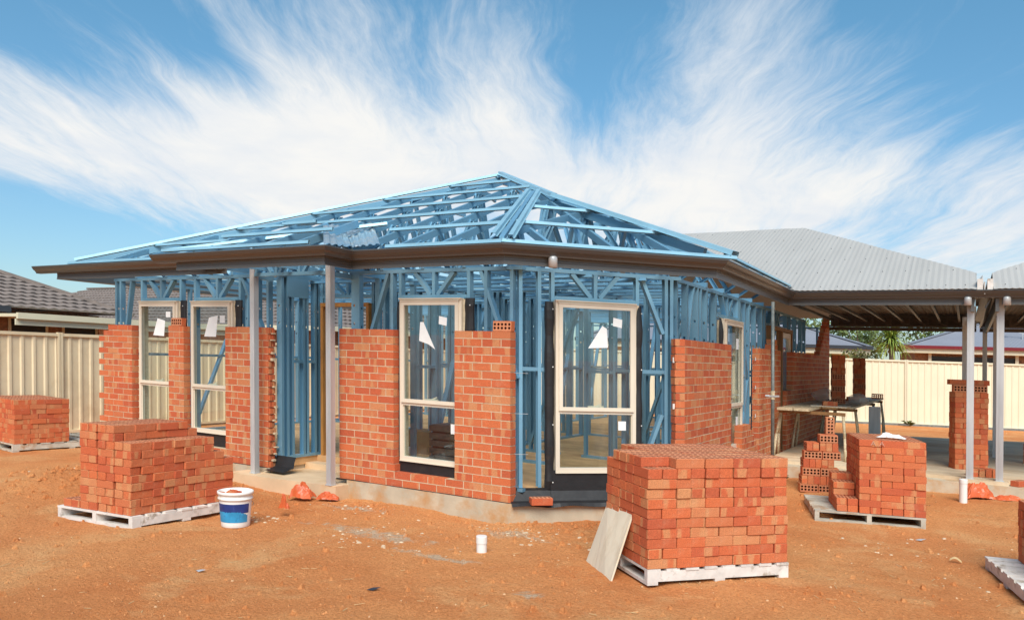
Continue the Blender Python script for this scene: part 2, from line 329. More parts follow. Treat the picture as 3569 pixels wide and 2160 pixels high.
WFRAME = mat('cream_window_metal', (.74, .645, .51), .38, 0, .03, 4, spec=.5)
TIMBER = mat('pale_pine', (.62, .52, .36), .7, 0, .15, 5, vec=(1, 1, 6))
TIMBERO = mat('orange_timber', (.48, .21, .05), .55, 0, .2, 5, vec=(6, 6, 1))
BROWNT = mat('brown_timber', (.23, .115, .04), .6, 0, .2, 5, vec=(6, 6, 1))
PLANK = mat('weathered_scaffold_plank', (.56, .45, .29), .8, 0, .25, 7, vec=(6, .6, 6), bump=.3)
PALLET = mat('white_pallet_paint', (.66, .61, .56), .75, 0, .16, 6, bump=.35, bscale=30, stain=(.30, .24, .17), sscale=7, sthr=(.56, .70), objvar=.10)
PALLETG = mat('worn_grey_green_pallet_paint', (.50, .46, .38), .8, 0, .2, 6, bump=.35, bscale=30, stain=(.36, .22, .12), sscale=5, sthr=(.50, .66), objvar=.22)
BLACK = mat('black_membrane', (.016, .015, .016), .55, 0, .2, 9, bump=.25, bscale=22, stain=(.07, .05, .035), sscale=3, sthr=(.62, .8))
MORTAR = mat('pale_mortar', (.60, .475, .315), .9, 0, .14, 30, bump=.4, bscale=120)
CONC = mat('grey_concrete', (.52, .44, .32), .85, 0, .15, 4, bump=.25, bscale=60, stain=(.50, .26, .10), sscale=2.2, sthr=(.46, .66))
FLOORC = mat('dusty_concrete_floor', (.76, .45, .21), .85, 0, .12, 3, bump=.1, stain=(.45, .24, .10), sscale=.9, sthr=(.42, .72), vec=(1, 2.2, 1))
PORCH = mat('sandy_concrete', (.66, .47, .29), .85, 0, .12, 3, bump=.2, bscale=60, stain=(.55, .30, .12), sscale=1.8, sthr=(.5, .72))
CARPF = mat('grey_dusty_carport_floor', (.64, .51, .35), .8, 0, .14, 2.5, bump=.1, stain=(.42, .24, .11), sscale=.7, sthr=(.46, .72), vec=(1, 2, 1))
WHITEP = mat('white_plastic', (.80, .78, .74), .4, 0, .04, 5, stain=(.62, .45, .28), sscale=7, sthr=(.60, .75))
BLUEP = mat('blue_printed_label', (.015, .04, .19), .45, 0, .25, 12, stain=(.45, .48, .52), sscale=22, sthr=(.66, .76))
CYANP = mat('cyan_printed_label', (.03, .28, .52), .45, 0, .2, 12, stain=(.015, .05, .2), sscale=14, sthr=(.58, .7))
PAPER = mat('white_paper_sticker', (.84, .84, .82), .8, 0, .03, 8)
ORANGE = mat('orange_plastic_sheet', (.60, .115, .034), .4, 0, .12, 10, bump=.3, bscale=14)
BOARD = mat('pale_cement_board', (.68, .60, .46), .85, 0, .10, 3, bump=.15, bscale=50, vec=(1, 1, .4), stain=(.47, .36, .22), sscale=2.6, sthr=(.56, .78))
TILE = mat('grey_brown_roof_tile', (.195, .155, .135), .8, 0, .22, 5)
DARK = mat('dark_glass_opening', (.03, .028, .026), .25, 0, .1, 3)
YBRICK = mat('yellow_brick_render', (.58, .42, .20), .85, 0, .12, 12)
RBRICK = mat('mottled_house_brick', (.34, .17, .09), .85, 0, .35, 14)
REDG = mat('dark_red_gutter_metal', (.20, .012, .018), .4, .0, .05, 2)
SLATE = mat('dark_grey_gutter_metal', (.035, .037, .045), .4, 0, .05, 2)
TRUNK = mat('bark', (.20, .15, .10), .9, 0, .25, 10, bump=.5)
LEAFP = leaf_mat('palm_leaf', (.16, .24, .03), (.42, .46, .09)); LEAFH = leaf_mat('hedge_leaf', (.055, .05, .012), (.17, .15, .035)); LEAFT = leaf_mat('tree_leaf', (.05, .075, .018), (.17, .22, .05)); LEAFG = leaf_mat('grey_green_leaf', (.08, .09, .05), (.2, .2, .12))
STRAWM = mat('dry_straw', (.62, .43, .21), .9); ROCKM = mat('pale_mortar_rubble', (.58, .44, .29), .95, 0, .15, 20, bump=.5, bscale=60); PEBM = mat('orange_stone', (.52, .22, .08), .95, 0, .45, 14)
BAGM = mat('grey_brown_cement_bag', (.10, .085, .075), .6, 0, .2, 10)
CARDB = mat('brown_cardboard', (.28, .19, .10), .8)
# ------------------------------------------------------------------ ground, one sheet to the horizon
G = -.22
def bump_at(x, y, cx, cy, r, h): return h*math.exp(-((x-cx)**2+(y-cy)**2)/(r*r))
def ground_z(x, y):
    p = V((x, y, 0)); near = math.exp(-max(0, math.hypot(x-1, y+1)-9)/9)
    z = G+.022*noise.fractal(p*.9, 1., 2., 4)*near
    z += near*.010*noise.fractal(p*6+V((3, 7, 1)), .8, 2.1, 4)
    z += bump_at(x, y, -3.9, -.85, .55, .10)+bump_at(x, y, -5.2, -1.5, .9, .13)+bump_at(x, y, -6.6, -1.0, 1.1, .08)+bump_at(x, y, 1.05, .35, .4, .05)+bump_at(x, y, -1.2, -.25, .5, .035)
    d = max(bump_at(x, y, -3.9, -.85, .6, 1), bump_at(x, y, -5.2, -1.5, 1., 1), bump_at(x, y, 1., .3, .5, .9), bump_at(x, y, -1.7, -.35, .5, .6), bump_at(x, y, .2, -.35, .5, .5))
    z += d*.05*abs(noise.fractal(p*9, .7, 2., 4))
    z += bump_at(x, y, 2.35, -.75, 1.3, .052)
    def sm(a, q, v): v = max(0., min(1., (v-a)/(q-a))); return v*v*(3-2*v)
    if y < 30: z += .12*sm(3.2, 4.5, y)*sm(1.2, 2.0, x)*(1-sm(13, 16, y))
    if y > 13: z += .06*min(1, (y-13)/4)
    return z
def axis(lo, hi, a, b, fine, mid, A, Bq):
    out = []; x = lo
    while x < hi:
        out.append(x)
        if a <= x < b: x += fine
        elif A <= x < Bq: x += mid
        else: x += max(mid, min(80., .35*min(abs(x-A), abs(x-Bq))+mid))
    out.append(hi); return out
xs = axis(-900, 900, -5.6, 5.4, .045, .3, -14, 12); ys = axis(-60, 1200, -4.6, 1.6, .045, .3, -8, 26)
gm = MB(); nx = len(xs)
gm.v = [V((x, y, ground_z(x, y))) for y in ys for x in xs]
for j in range(len(ys)-1):
    for i in range(nx-1):
        gm.f.append((j*nx+i, j*nx+i+1, (j+1)*nx+i+1, (j+1)*nx+i)); gm.uv.append([(0, 0)]*4); gm.rnd.append(0.); gm.mi.append(0)
tag(gm.build('ground', DIRT, lean=False, smooth=True), kind='structure')
# ------------------------------------------------------------------ bricks
BL, BW, BH = .23, .11, .076
def brick_mesh(seed):
    rg = random.Random(seed); m = MB(); b = .004
    def J(): return rg.uniform(-.0015, .0015)
    x, y, z = BL/2, BW/2, BH/2
    cor = {(i, j, k): V((i*x+J(), j*y+J(), k*z+J())) for i in (-1, 1) for j in (-1, 1) for k in (-1, 1)}
    def P(i, j, k, ax):                       # corner pulled in on the two axes other than ax
        p = cor[i, j, k].copy()
        for a, sgn in enumerate((i, j, k)):
            if a != ax: p[a] -= sgn*b
        return p
    u0 = rg.random()*9
    for s in (1, -1):                         # sides
        q = [P(-1, s, -1, 1), P(1, s, -1, 1), P(1, s, 1, 1), P(-1, s, 1, 1)]; m.face(q if s < 0 else q[::-1], [(u0, 0), (u0+BL, 0), (u0+BL, BH), (u0, BH)] if s < 0 else [(u0, BH), (u0+BL, BH), (u0+BL, 0), (u0, 0)])
        q = [P(s, -1, -1, 0), P(s, 1, -1, 0), P(s, 1, 1, 0), P(s, -1, 1, 0)]; m.face(q if s > 0 else q[::-1], [(u0+3, 0), (u0+3+BW, 0), (u0+3+BW, BH), (u0+3, BH)] if s > 0 else [(u0+3, BH), (u0+3+BW, BH), (u0+3+BW, 0), (u0+3, 0)])
    # chamfers
    for a in range(3):
        o1, o2 = [k for k in range(3) if k != a]
        for s1 in (-1, 1):
            for s2 in (-1, 1):
                e = []
                for t in (-1, 1):
                    key = [0, 0, 0]; key[a] = t; key[o1] = s1; key[o2] = s2
                    e.append((P(*key, o1), P(*key, o2)))
                q = [e[0][0], e[1][0], e[1][1], e[0][1]]
                nn = (q[1]-q[0]).cross(q[3]-q[0]); c = sum(q, V())/4
                m.face(q if nn.dot(c) > 0 else q[::-1], [(u0+5, 0)]*4)
    # bed faces with ten cores
    rad = .015
    for s in (1, -1):
        x0, x1, y0, y1, zz = -x+b, x-b, -y+b, y-b, s*z
        cw, ch = (x1-x0)/5, (y1-y0)/2
        for i in range(5):
            for j in range(2):
                o = V((x0+cw*i, y0+ch*j, zz)); cy = ch/2-.006 if j else ch/2+.006
                if s > 0: m.holed(o, (cw, 0, 0), (0, ch, 0), (cw/2, cy), rad, m=1)
                else: m.holed(o+V((cw, 0, 0)), (-cw, 0, 0), (0, ch, 0), (cw/2, cy), rad, m=1)
                if s > 0: m.cyl(o+V((cw/2, cy, 0)), o+V((cw/2, cy, -.05)), rad, n=8, caps=False, m=2)
                else: m.cyl(o+V((cw/2, cy, .05)), o+V((cw/2, cy, 0)), rad, n=8, caps=False, m=2)
    o = m.build('brick', [BRICK, BED, CORE], lean=False); me = o.data; bpy.data.objects.remove(o); ORI.pop(o, None); return me
BMESH = [brick_mesh(s) for s in range(6)]
CAMP = V((4.0839, -7.0499, 1.5341))
GRP1 = 'bricks stacked on the near white pallet behind the pale board'
LOOSE = []       # (distance, centre, axes, label, group)
REST = MB()      # the stacked bricks that are hidden or too many to keep as things
def add_brick(c, ax, label, group, seen=True, bonus=0.):
    c = V(c); d = (LEAN(c)-CAMP).length
    LOOSE.append((d-bonus if seen else 1e3+d, c, ax, label, group))
def axes(l, w, h=(0, 0, 1)): return (V(l).normalized(), V(w).normalized(), V(h).normalized())
ORD = ['bottom', 'second', 'third', 'fourth', 'fifth', 'sixth', 'seventh', 'eighth', 'ninth', 'tenth', 'eleventh', 'twelfth', 'thirteenth', 'fourteenth', 'fifteenth', 'sixteenth', 'seventeenth']
ORDL = ['first', 'second', 'third', 'fourth', 'fifth', 'sixth', 'seventh', 'eighth', 'ninth', 'tenth', 'eleventh', 'twelfth', 'thirteenth']
def pallet_stack(o, e1, e2, courses, where, group, kl=1.05, right=False, front_name='front', side_name='left side', bands=5, seed=1, k0=0):
    """o: front left corner at deck level, e1 along the front, e2 to the back. courses: (tokens, first band, bands, x shift)"""
    rg = random.Random(seed); e1 = V(e1).normalized(); e2 = V(e2).normalized(); o = V(o); cell = .2325*kl; lw = cell/2
    for k, cs in enumerate(courses):
        tok = cs[0]; b0 = cs[1] if len(cs) > 1 else 0; nb = cs[2] if len(cs) > 2 else bands; xs_ = cs[3] if len(cs) > 3 else 0.
        nxt = courses[k+1] if k+1 < len(courses) else None
        hs_ = 1.; z = o.z+BH*1.005*hs_*k+BH*hs_/2; cnt = 0
        width = sum(cell if t == 'S' else lw for t in tok)
        if nxt:
            nw = sum(cell if t == 'S' else lw for t in nxt[0]); nb0 = nxt[1] if len(nxt) > 1 else 0
        for b in range(b0, nb):
            x = xs_
            shift = rg.uniform(-.012, .012)
            for ti, t in enumerate(tok):
                w = cell if t == 'S' else lw
                if t == '.': x += lw; continue
                jx, jy = rg.uniform(-.004, .004), rg.uniform(-.008, .008)+shift*.3
                front = b == b0; left = ti == 0; rgt = ti == len(tok)-1
                topv = nxt is None or x+w > nw+(nxt[3] if len(nxt) > 3 else 0)+.06 or b < nb0
                for sub in range(2 if t == 'S' else 1):
                    sfront = front and (t == 'h' or sub == 0)
                    if t == 'S': c = o+e1*(x+w/2+jx)+e2*(b*cell+lw*(sub+.5)+jy); ax = axes(e1, e2)
                    else: c = o+e1*(x+w/2+jx*.4)+e2*(b*cell+cell/2+jy); ax = axes(e2, -e1)
                    c = V((c.x, c.y, z)); a = rg.uniform(-.012, .012); rot = Matrix.Rotation(a, 3, 'Z'); ax = (rot@ax[0], rot@ax[1], ax[2])
                    seen = sfront or left or topv or (rgt and right)
                    kind = 'long faced brick' if (t == 'S') == (sfront or not left) else 'brick end'
                    nm = ORD[k+k0]+' course'
                    if nxt is None: nm = 'top course'
                    if sfront: lab = f"{kind}, {nm}, {ORDL[min(ti,12)]} from left on {front_name}, {where}"
                    elif left: lab = f"{kind}, {nm}, {ORDL[min((b-b0)*2+sub,12)]} back along {side_name}, {where}"
                    elif rgt and right: lab = f"brick, {nm}, {ORDL[min((b-b0)*2+sub,12)]} back along right side, {where}"
                    else: lab = f"cored brick, {nm}, {ORDL[min((b-b0)*2+sub,12)]} row back, {ORDL[min(ti,12)]} from left, {where}"
                    if seen or b == nb-1 or rgt: add_brick(c, ax, lab, group, seen)
                x += w
def pallet(label, o, e1, e2, w, d, m1=PALLET, zt=.0, group='timber pallets under the brick stacks', boards=8, along=2):
    """deck boards run along e1 (visible long side stringer under them along e1 when along=1)"""
    e1 = V(e1).normalized(); e2 = V(e2).normalized(); o = V(o)
    t = thing('pallet', label, 'pallet', o, group)
    ez = V((0, 0, 1)); rg = random.Random(hash(label) % 999)
    # three bearers
    A, B_, wa, wb = (e1, e2, w, d) if along == 1 else (e2, e1, d, w)
    for i in range(3):
        m = MB(); p = o+B_*(i*(wb-.05)/2)+ez*.022; m.obox(p, A*wa, B_*.05, ez*.078, rg.random()); m.build('bearer', m1, t)
    for i in range(boards):
        m = MB(); bw = wa/boards*.72; p = o+A*(i*(wa-bw)/(boards-1))+ez*.1+B_*rg.uniform(-.008, .004); m.obox(p, A*bw, B_*(wb+rg.uniform(-.005, .012)), ez*.018, rg.random()); m.build('deck_board', m1, t)
    for i in range(3):
        m = MB(); bw = .09; p = o+A*(i*(wa-bw)/2); m.obox(p-ez*.004, A*bw, B_*wb, ez*.026, rg.random()); m.build('base_board', m1, t)
    return t
# ------------------------------------------------------------------ the house under construction
b = 1.418; bl = b*math.sqrt(2); r2 = math.sqrt(.5)
house = thing('brick_house', 'half built brick house with blue steel wall and roof frame and brown gutters', 'house', (0, 0, 0))
def wall_run(p0, u, n, spans, z0=0., label=None, ph=0., seed=0, rough_end=False, deep=BW, parent=None):
    """spans: per course (x0,x1); laid bricks in one mesh, mortar as its own part"""
    rg = random.Random(seed); m = MB(); mm = MB(); p0, u, n = V(p0), V(u).normalized(), V(n).normalized()
    for k, sp in enumerate(spans):
        z = z0+.086*k; off = ph+(.12 if k % 2 else 0)
        for (x0, x1) in (sp if isinstance(sp, list) else [sp]):
            i0 = math.floor((x0-off)/.24)-1
            x = off+i0*.24
            while x < x1:
                a, c = max(x, x0), min(x+BL, x1)
                if c-a > .03:
                    o = p0+u*a+n*rg.uniform(-.0025, .002); zz = z+rg.uniform(-.0015, .0015)
                    dd = deep-(rg.choice((0, 0, .03, .045)) if rough_end and c > x1-.02 else 0)
                    o = V((o.x, o.y, p0.z+zz)); m.obox(o, u*(c-a), -n*deep, (0, 0, BH+rg.uniform(-.001, .001)), rg.random(), rg.random()*40)
                x += .24
            o = p0+u*(x0+.004)-n*.0025; top = .0765 if k < len(spans)-1 else .068
            mm.obox((o.x, o.y, p0.z+z-.0095), u*(x1-x0-.008), -n*(deep-.010), (0, 0, .0095+top-.001))
            # uneven mortar squeezed out of the bed joint
            xx = x0
            while xx < x1-.05:
                w = rg.uniform(.03, .12); w = min(w, x1-xx-.005)
                if rg.random() < .55:
                    o = p0+u*xx-n*.0045; mm.obox((o.x, o.y, p0.z+z-.0092), u*w, n*rg.uniform(.001, .006), (0, 0, .0085))
                xx += w
    w = m.build('brick_wall', BRICK, house if parent is None else parent)
    if label: w['label'] = label
    mm.build('mortar', MORTAR, w); return w
X, Y_ = V((1, 0, 0)), V((0, 1, 0)); UB = V((r2, r2, 0)); NB = V((r2, -r2, 0))
NC = 21
full = lambda a, c: [(a, c)]*NC
# front wall right of the porch: two base courses run through under the window
aspan = [[(-2.39, 0)]]*2+[[(-2.39, -1.545), (-.715, 0)]]+[[(-2.39, -1.56), (-.71, 0)]]*(NC-3)
wall_run((0, 0, 0), X, -Y_, aspan, label='front brick wall with window gap and piers either side', ph=-2.39, seed=3)
# returns at the chamfer corner and the piers near the left windows
p1 = []
for k in range(NC):
    left = -7.26+(.12 if k % 2 else 0)
    if k >= NC-1: left = -7.02
    elif k == NC-2: left = -7.14
    elif k in (6, 10, 15): left = -7.14
    p1.append((left, -6.447))
wall_run((0, 0, 0), X, -Y_, p1, label='stepped brick pier at the far left corner', ph=-7.26, seed=4)
wall_run((0, 0, 0), X, -Y_, [(-7.26, -3.61)]*2+[(-5.604, -5.277)]*(NC-2), label='narrow brick pier between the two left windows', ph=-5.604, seed=5)
wall_run((0, 0, 0), X, -Y_, [(-4.4, -3.61)]*2+[(-4.42, -3.61)]*(NC-2), label='brick pier left of the porch with a ragged toothed end', ph=-4.42, seed=6, rough_end=True)
# ragged bolster-cut ends with mortar dabs
m = MB(); rg = random.Random(5)
for k in range(NC):
    for j in range(2): m.obox((-3.61, .012+j*.052+rg.uniform(-.006, .006), k*.086+rg.uniform(0, .006)), (rg.uniform(.004, .03), 0, 0), (0, rg.uniform(.03, .045), 0), (0, 0, rg.uniform(.05, .074)), rg.random(), rg.random()*9)
w = m.build('cut_brick_end', BRICK, house)
m = MB()
for k in range(1, NC):
    if rg.random() < .75:
        c = V((-3.60, .05+rg.uniform(-.03, .03), k*.086-.006)); m.obox(c, (rg.uniform(.03, .055), 0, 0), (0, rg.uniform(.03, .06), 0), (0, 0, rg.uniform(.012, .035)))
m.build('mortar_dab', MORTAR, house)
# right hand wall
wall_run((b, 0, 0), Y_, X, [(1.418+.0, 3.412)]*NC, label='brick wall right of the chamfered corner', ph=1.418, seed=7)
wall_run((b-.0, b, 0), -UB, NB, [(-.002, .006)]*1, seed=8) if False else None
# its chamfered end, seen as headers that face the corner window
m = MB(); mm = MB()
for k in range(NC):
    w_ = .112+rg.uniform(-.002, .012)
    o = V((b, b, k*.086)); m.obox(o-NB*.0-UB*w_+NB*.003, UB*w_, -NB*.10, (0, 0, BH), rg.random(), rg.random()*30)
    mm.obox(o-UB*(.10)-NB*.006+V((0, 0, -.0095)), UB*.10, -NB*.09, (0, 0, .0855 if k < NC-1 else .07))
w = m.build('brick_wall', BRICK, house); w['label'] = 'splayed header end of the right wall'; mm.build('mortar', MORTAR, w)
# unfinished stub and the walls running back beside the carport
wall_run((b, 0, 0), Y_, X, [(4.0, 5.3)]*1+[(4.0, 5.12)]+[(4.0, 5.03)]+[(4.0, 4.93)]+[(4.0, 4.84)]+[(4.0, 4.72)]+[(4.0, 4.6)]+[(4.0, 4.5)], label='low stepped brick stub beside the side window', ph=4.0, seed=9)
wall_run((b, 0, 0), Y_, X, [(5.04, 6.6)]*NC+[(5.9, 6.35)]+[(6.0, 6.3)], label='brick wall left of the timber side door', ph=5.04, seed=10)
c3 = [(7.07, 12.0)]*13+[(7.66, 12.0)]*8
for k in range(21, 31): c3.append((10.62+(k-21)*.12, 12.0))
wall_run((b, 0, 0), Y_, X, c3, label='long shaded brick wall with raked end inside the carport', ph=6.94, seed=12)
# --- slab
m = MB()
def prism(m, pts, z0, z1):
    n = len(pts); 
    if sum(pts[i][0]*pts[(i+1) % n][1]-pts[(i+1) % n][0]*pts[i][1] for i in range(n)) < 0: pts = pts[::-1]
    vs = [(x, y, z0) for x, y in pts]+[(x, y, z1) for x, y in pts]
    m.mesh(vs, [tuple(range(n-1, -1, -1)), tuple(range(n, 2*n))]+[(i, (i+1) % n, n+(i+1) % n, n+i) for i in range(n)])
t8 = math.tan(R(22.5))
def outline(e):
    return [(-7.27-e, -e), (e*t8, -e), (b+e, b-e*t8), (b+e, 12.2)]
ol = outline(.03)
prism(m, [(-7.3, -.03), (-3.56, -.03), (-3.56, .78), (-2.25, .78), (-2.25, -.03)]+ol[1:]+[(-7.3, 12.2)], -.7, -.004); m.build('footing', CONC, house)
m = MB(); ins = outline(-.13)
prism(m, [(-7.14, .13), (-3.54, .13), (-3.54, .79), (-2.25, .79), (-2.25, .13), ins[1], ins[2], (b-.13, 12.15), (-7.14, 12.15)], -.0039, .1); m.build('floor_slab', FLOORC, house)
m = MB(); prism(m, [(-3.95, -.37), (-2.235, -.235), (-2.222, -.034), (-2.26, .775), (-3.555, .775), (-3.555, -.034), (-3.95, -.034)], -.7, -.055); m.build('porch_slab', PORCH, house)
m = MB(); prism(m, [(-3.55, .58), (-2.27, .58), (-2.27, .774), (-3.55, .774)], -.0545, .02); m.build('porch_step', PORCH, house)
m = MB(); prism(m, [(b+.032, 5.0), (3.70, 5.07), (4.62, 5.12), (9.2, 5.5), (9.2, 14.5), (b+.032, 11.6)], -.7, .055); m.build('carport_footing', CONC, house)
m = MB(); prism(m, [(b+.034, 5.34), (4.08, 5.34), (4.08, 5.14), (4.62, 5.17), (4.62, 5.45), (9.1, 5.75), (9.1, 14.4), (b+.034, 11.5)], .0553, .1)
m.build('carport_slab', CARPF, house)
# --- black damp course strip under the bricks
def strip(path, name, mat_, w=.03, amp=.012, z=-.006, seed=0, drop=.0, parent=house):
    m = MB(); rg = random.Random(seed); pts = []
    for (p, q) in zip(path, path[1:]):
        p, q = V(p), V(q); n = max(2, int((q-p).length/.06)); pts += [p.lerp(q, i/n) for i in range(n)]
    pts.append(V(path[-1])); prev = None
    for i, p in enumerate(pts):
        d = (pts[min(i+1, len(pts)-1)]-pts[max(i-1, 0)]).normalized(); out = V((d.y, -d.x, 0))
        a = noise.noise(V((i*.13, seed, 0)))*amp
        row = [p+V((0, 0, .004)), p+out*w*.6+V((0, 0, .004+a)), p+out*(w+abs(a))+V((0, 0, a-drop)), p+out*(w*.9)+V((0, 0, a-drop-.012)), p+V((0, 0, -.004))]
        if prev:
            for j in range(4): m.face([prev[j], row[j], row[j+1], prev[j+1]])
        prev = row
    return m.build(name, mat_, parent, smooth=True)
strip([(-2.43, 0, -.004), (0, 0, -.004)], 'damp_course', BLACK, .022, .012, seed=1)
strip([(-7.3, 0, -.004), (-3.60, 0, -.004)], 'damp_course', BLACK, .022, .012, seed=2)
strip([(-2.2, 0, -.009), (-.0, 0, -.009)], 'mortar_bed', MORTAR, .018, .008, seed=3)
m = MB()   # membrane lying along the chamfered edge
pr = None
for i in range(26):
    s = i/25*1.9; p = UB*s; a = .012*math.sin(i*.9)+.01*noise.noise(V((i*.4, 2, 0)))
    row = [p-NB*.12+V((0, 0, .125)), p-NB*.075+V((0, 0, .06)), p-NB*.04+V((0, 0, .012)), p+NB*(.05)+V((0, 0, .004+a*.4)), p+NB*(.085+a)+V((0, 0, -.028+a))]
    if pr:
        for j in range(4): m.face([pr[j], row[j], row[j+1], pr[j+1]])
    pr = row
m.build('damp_course', BLACK, house, smooth=True)
m = MB(); pr = None
for i in range(9):
    p = V((-3.60+.34*i/8, .11+.0*i, 0)); row = [p+V((0, .03, .15)), p+V((0, .0, .08)), p+V((.01, -.02, .015)), p+V((.01, -.20, -.02))]
    if pr:
        for j in range(3): m.face([pr[j], row[j], row[j+1], pr[j+1]])
    pr = row
m.build('damp_course', BLACK, house, smooth=True)
# --- steel wall frames
def channel(m, p, q, wd, fd, w=.075, f=.04, t=.0022, holes=(), n=None):
    """C section from p to q; web spans wd, flanges stick out along fd"""
    p, q, wd, fd = V(p), V(q), V(wd).normalized(), V(fd).normalized(); d = q-p; L_ = d.length; dn = d/L_
    m.obox(p, d, wd*t, fd*f, random.random()); m.obox(p+wd*(w-t), d, wd*t, fd*f, random.random())
    if not holes: m.obox(p+wd*t, d, wd*(w-2*t), fd*t, random.random())
    else:
        cur = 0.
        for h in sorted(holes):
            h0, h1 = h-.035, h+.035
            if h1 > L_ or h0 < cur: continue
            m.obox(p+wd*t+dn*cur, dn*(h0-cur), wd*(w-2*t), fd*t)
            for o_ in (0, t): m.holed(p+wd*t+dn*h0+fd*o_, wd*(w-2*t), dn*.07, ((w-2*t)/2, .035), .017, n=12)
            cur = h1
        m.obox(p+wd*t+dn*cur, dn*(L_-cur), wd*(w-2*t), fd*t)
def frame(p0, u, n, length, studs, z0=.1, z1=2.5, noggins=(), braces=(), lintels=(), wide=(), skip=(), sp=1, label=None, plate_gaps=(), holes=(1.83, 2.05)):
    """p0 outer face start, u along, n into the building. studs: positions. lintels: (x0,x1,zb). skip: openings (x0,x1,zb,zt)"""
    p0, u, n = V(p0), V(u).normalized(), V(n).normalized(); ez = V((0, 0, 1)); m = MB()
    P = lambda x, z, d=0: V((p0.x, p0.y, 0))+u*x+n*d+ez*z
    m.obox(P(0, z1-.04), u*length, n*.075, ez*.04)
    segs = [(0, length)]
    for g0, g1 in plate_gaps:
        segs = [s for a, c in segs for s in ((a, min(c, g0)), (max(a, g1), c)) if s[1]-s[0] > .02]
    w = m.build('wall_frame', BLUE, house)
    for a, c in segs: m = MB(); m.obox(P(a, z0), u*(c-a), n*.075, ez*.035); m.build('bottom_plate', BLUE, w)
    if label: w['label'] = label
    def clipz(x):
        out = [(z0+.035, z1-.04)]
        for x0, x1, zb, zt in skip:
            if x0+.02 < x < x1-.06: out = [s for a, c in out for s in ((a, min(c, zb)), (max(a, zt), c)) if s[1]-s[0] > .05]
        return out
    for x in studs:
        for a, c in clipz(x):
            m = MB(); channel(m, P(x+(.04 if sp > 0 else 0), a), P(x+(.04 if sp > 0 else 0), c), n, -u if sp > 0 else u, holes=[h-a for h in holes if a < h-.05 < c-.1])
            m.build('stud', BLUE, w)
    for x in wide:
        m = MB(); channel(m, P(x, z0+.035), P(x, z1-.04), u, n, w=.09, holes=[h-z0 for h in holes]); m.build('stud', BLUE, w)
    for x0, x1, z in noggins: m = MB(); m.obox(P(x0, z, .003), u*(x1-x0), n*.069, ez*.04); m.build('noggin', BLUE, w)
    for x0, za, x1, zb in braces: m = MB(); m.bar(P(x0, za, .0375), P(x1, zb, .0375), .069, .04, up=u); m.build('brace', BLUE, w)
    for x0, x1, zb, style in lintels:
        m = MB(); m.obox(P(x0+.002, zb, -.002), u*(x1-x0-.004), n*.079, ez*.042)
        mid = (x0+x1)/2
        if style:
            m.bar(P(mid, zb+.042, .0375), P(mid, z1-.04, .0375), .073, .04, up=u)
            m.bar(P(mid-.27, z1-.04, .0375), P(mid-.05, zb+.042, .0375), .066, .045, up=u); m.bar(P(mid+.27, z1-.04, .0375), P(mid+.05, zb+.042, .0375), .066, .045, up=u)
        m.build('lintel', BLUE, w)
    return w
fa = frame((-2.36, .15, 0), X, Y_, 2.36+.06, [2.36-2.242, 2.36-1.725, 2.36-1.60, 2.36-.646, 2.36-.42, 2.36-.095], braces=[(2.36-1.771, 2.46, 2.36-2.21, 1.3), (2.36-.472, 2.46, 2.36-.02, 1.3), (2.36-1.70, .2, 2.36-2.2, 1.3)], lintels=[(2.36-1.56, 2.36-.646, 2.162, 1)], noggins=[(.16, .63, 1.38), (.69, .8, 1.38), (1.74, 2.26, 1.38)], wide=[.03], label='front wall frame right of the porch')
fb = frame((-.15*r2+0, .15*r2, 0), UB, -NB, bl+.03, [.133, .344, .494, 1.482, 1.833, 1.899], braces=[(1.56, 2.46, 1.82, 1.85), (1.81, .94, 1.52, .2)], lintels=[(.533, 1.482, 2.165, 1)], noggins=[(.175, .344, 1.39), (.386, .494, 1.39), (1.527, 1.833, 1.40)], plate_gaps=[(.02, .55)], label='chamfered corner wall frame')
fc = frame((b-.15, b+.06, 0), Y_, -X, 8.4, [.12, .50, .92, 1.05, 1.30, 1.72, 2.85, 2.93, 3.28, 3.55, 3.95, 4.4, 4.6, 6.4, 6.75, 7.3, 7.9, 8.3], lintels=[(1.80, 2.86, 2.162, 1), (4.66, 6.4, 2.2, 1)], braces=[(.80, 2.46, .48, 1.6), (3.0, 2.44, 3.5, 1.35), (3.52, 1.30, 3.05, .3), (5.0, 2.24, 5.2, 2.46), (5.6, 2.46, 5.8, 2.24), (6.5, 2.4, 6.7, 1.2)], noggins=[(2.97, 3.28, 1.36), (.16, .5, 1.38)], plate_gaps=[(4.7, 6.4)], sp=-1, label='right side wall frame')
# left frame with the two narrow windows, left boundary wall and partitions
fl = frame((-7.11, .15, 0), X, Y_, 3.6, [.03, .14, .66, 7.11-5.56, 7.11-5.25, 7.11-4.33, 7.11-4.0, 7.11-3.80], lintels=[(.70, 1.55, 2.162, 1), (7.11-5.21, 7.11-4.33, 2.162, 1)], braces=[(.17, 1.2, .42, 2.46), (7.11-4.28, 2.46, 7.11-3.70, 1.4)], wide=[3.5], label='front wall frame of the left room')
frame((-7.1, .24, 0), Y_, X, 11.8, [1.2, 2.4, 3.6, 4.8, 6.6, 8.4, 10.2], braces=[(1.3, .2, 2.3, 2.4)], noggins=[(.1, 4.6, 1.35)], sp=-1, label='left boundary wall frame')
frame((-3.52, .24, 0), Y_, -X, .62, [.0, .09, .29, .35, .50, .57], noggins=[(.13, .29, 1.35), (.39, .5, 1.35)], label='porch side wall frame')
frame((-2.30, .24, 0), Y_, -X, .76, [.05, .4, .68], noggins=[(.06, .7, 1.35)], sp=-1, label='porch side wall frame')
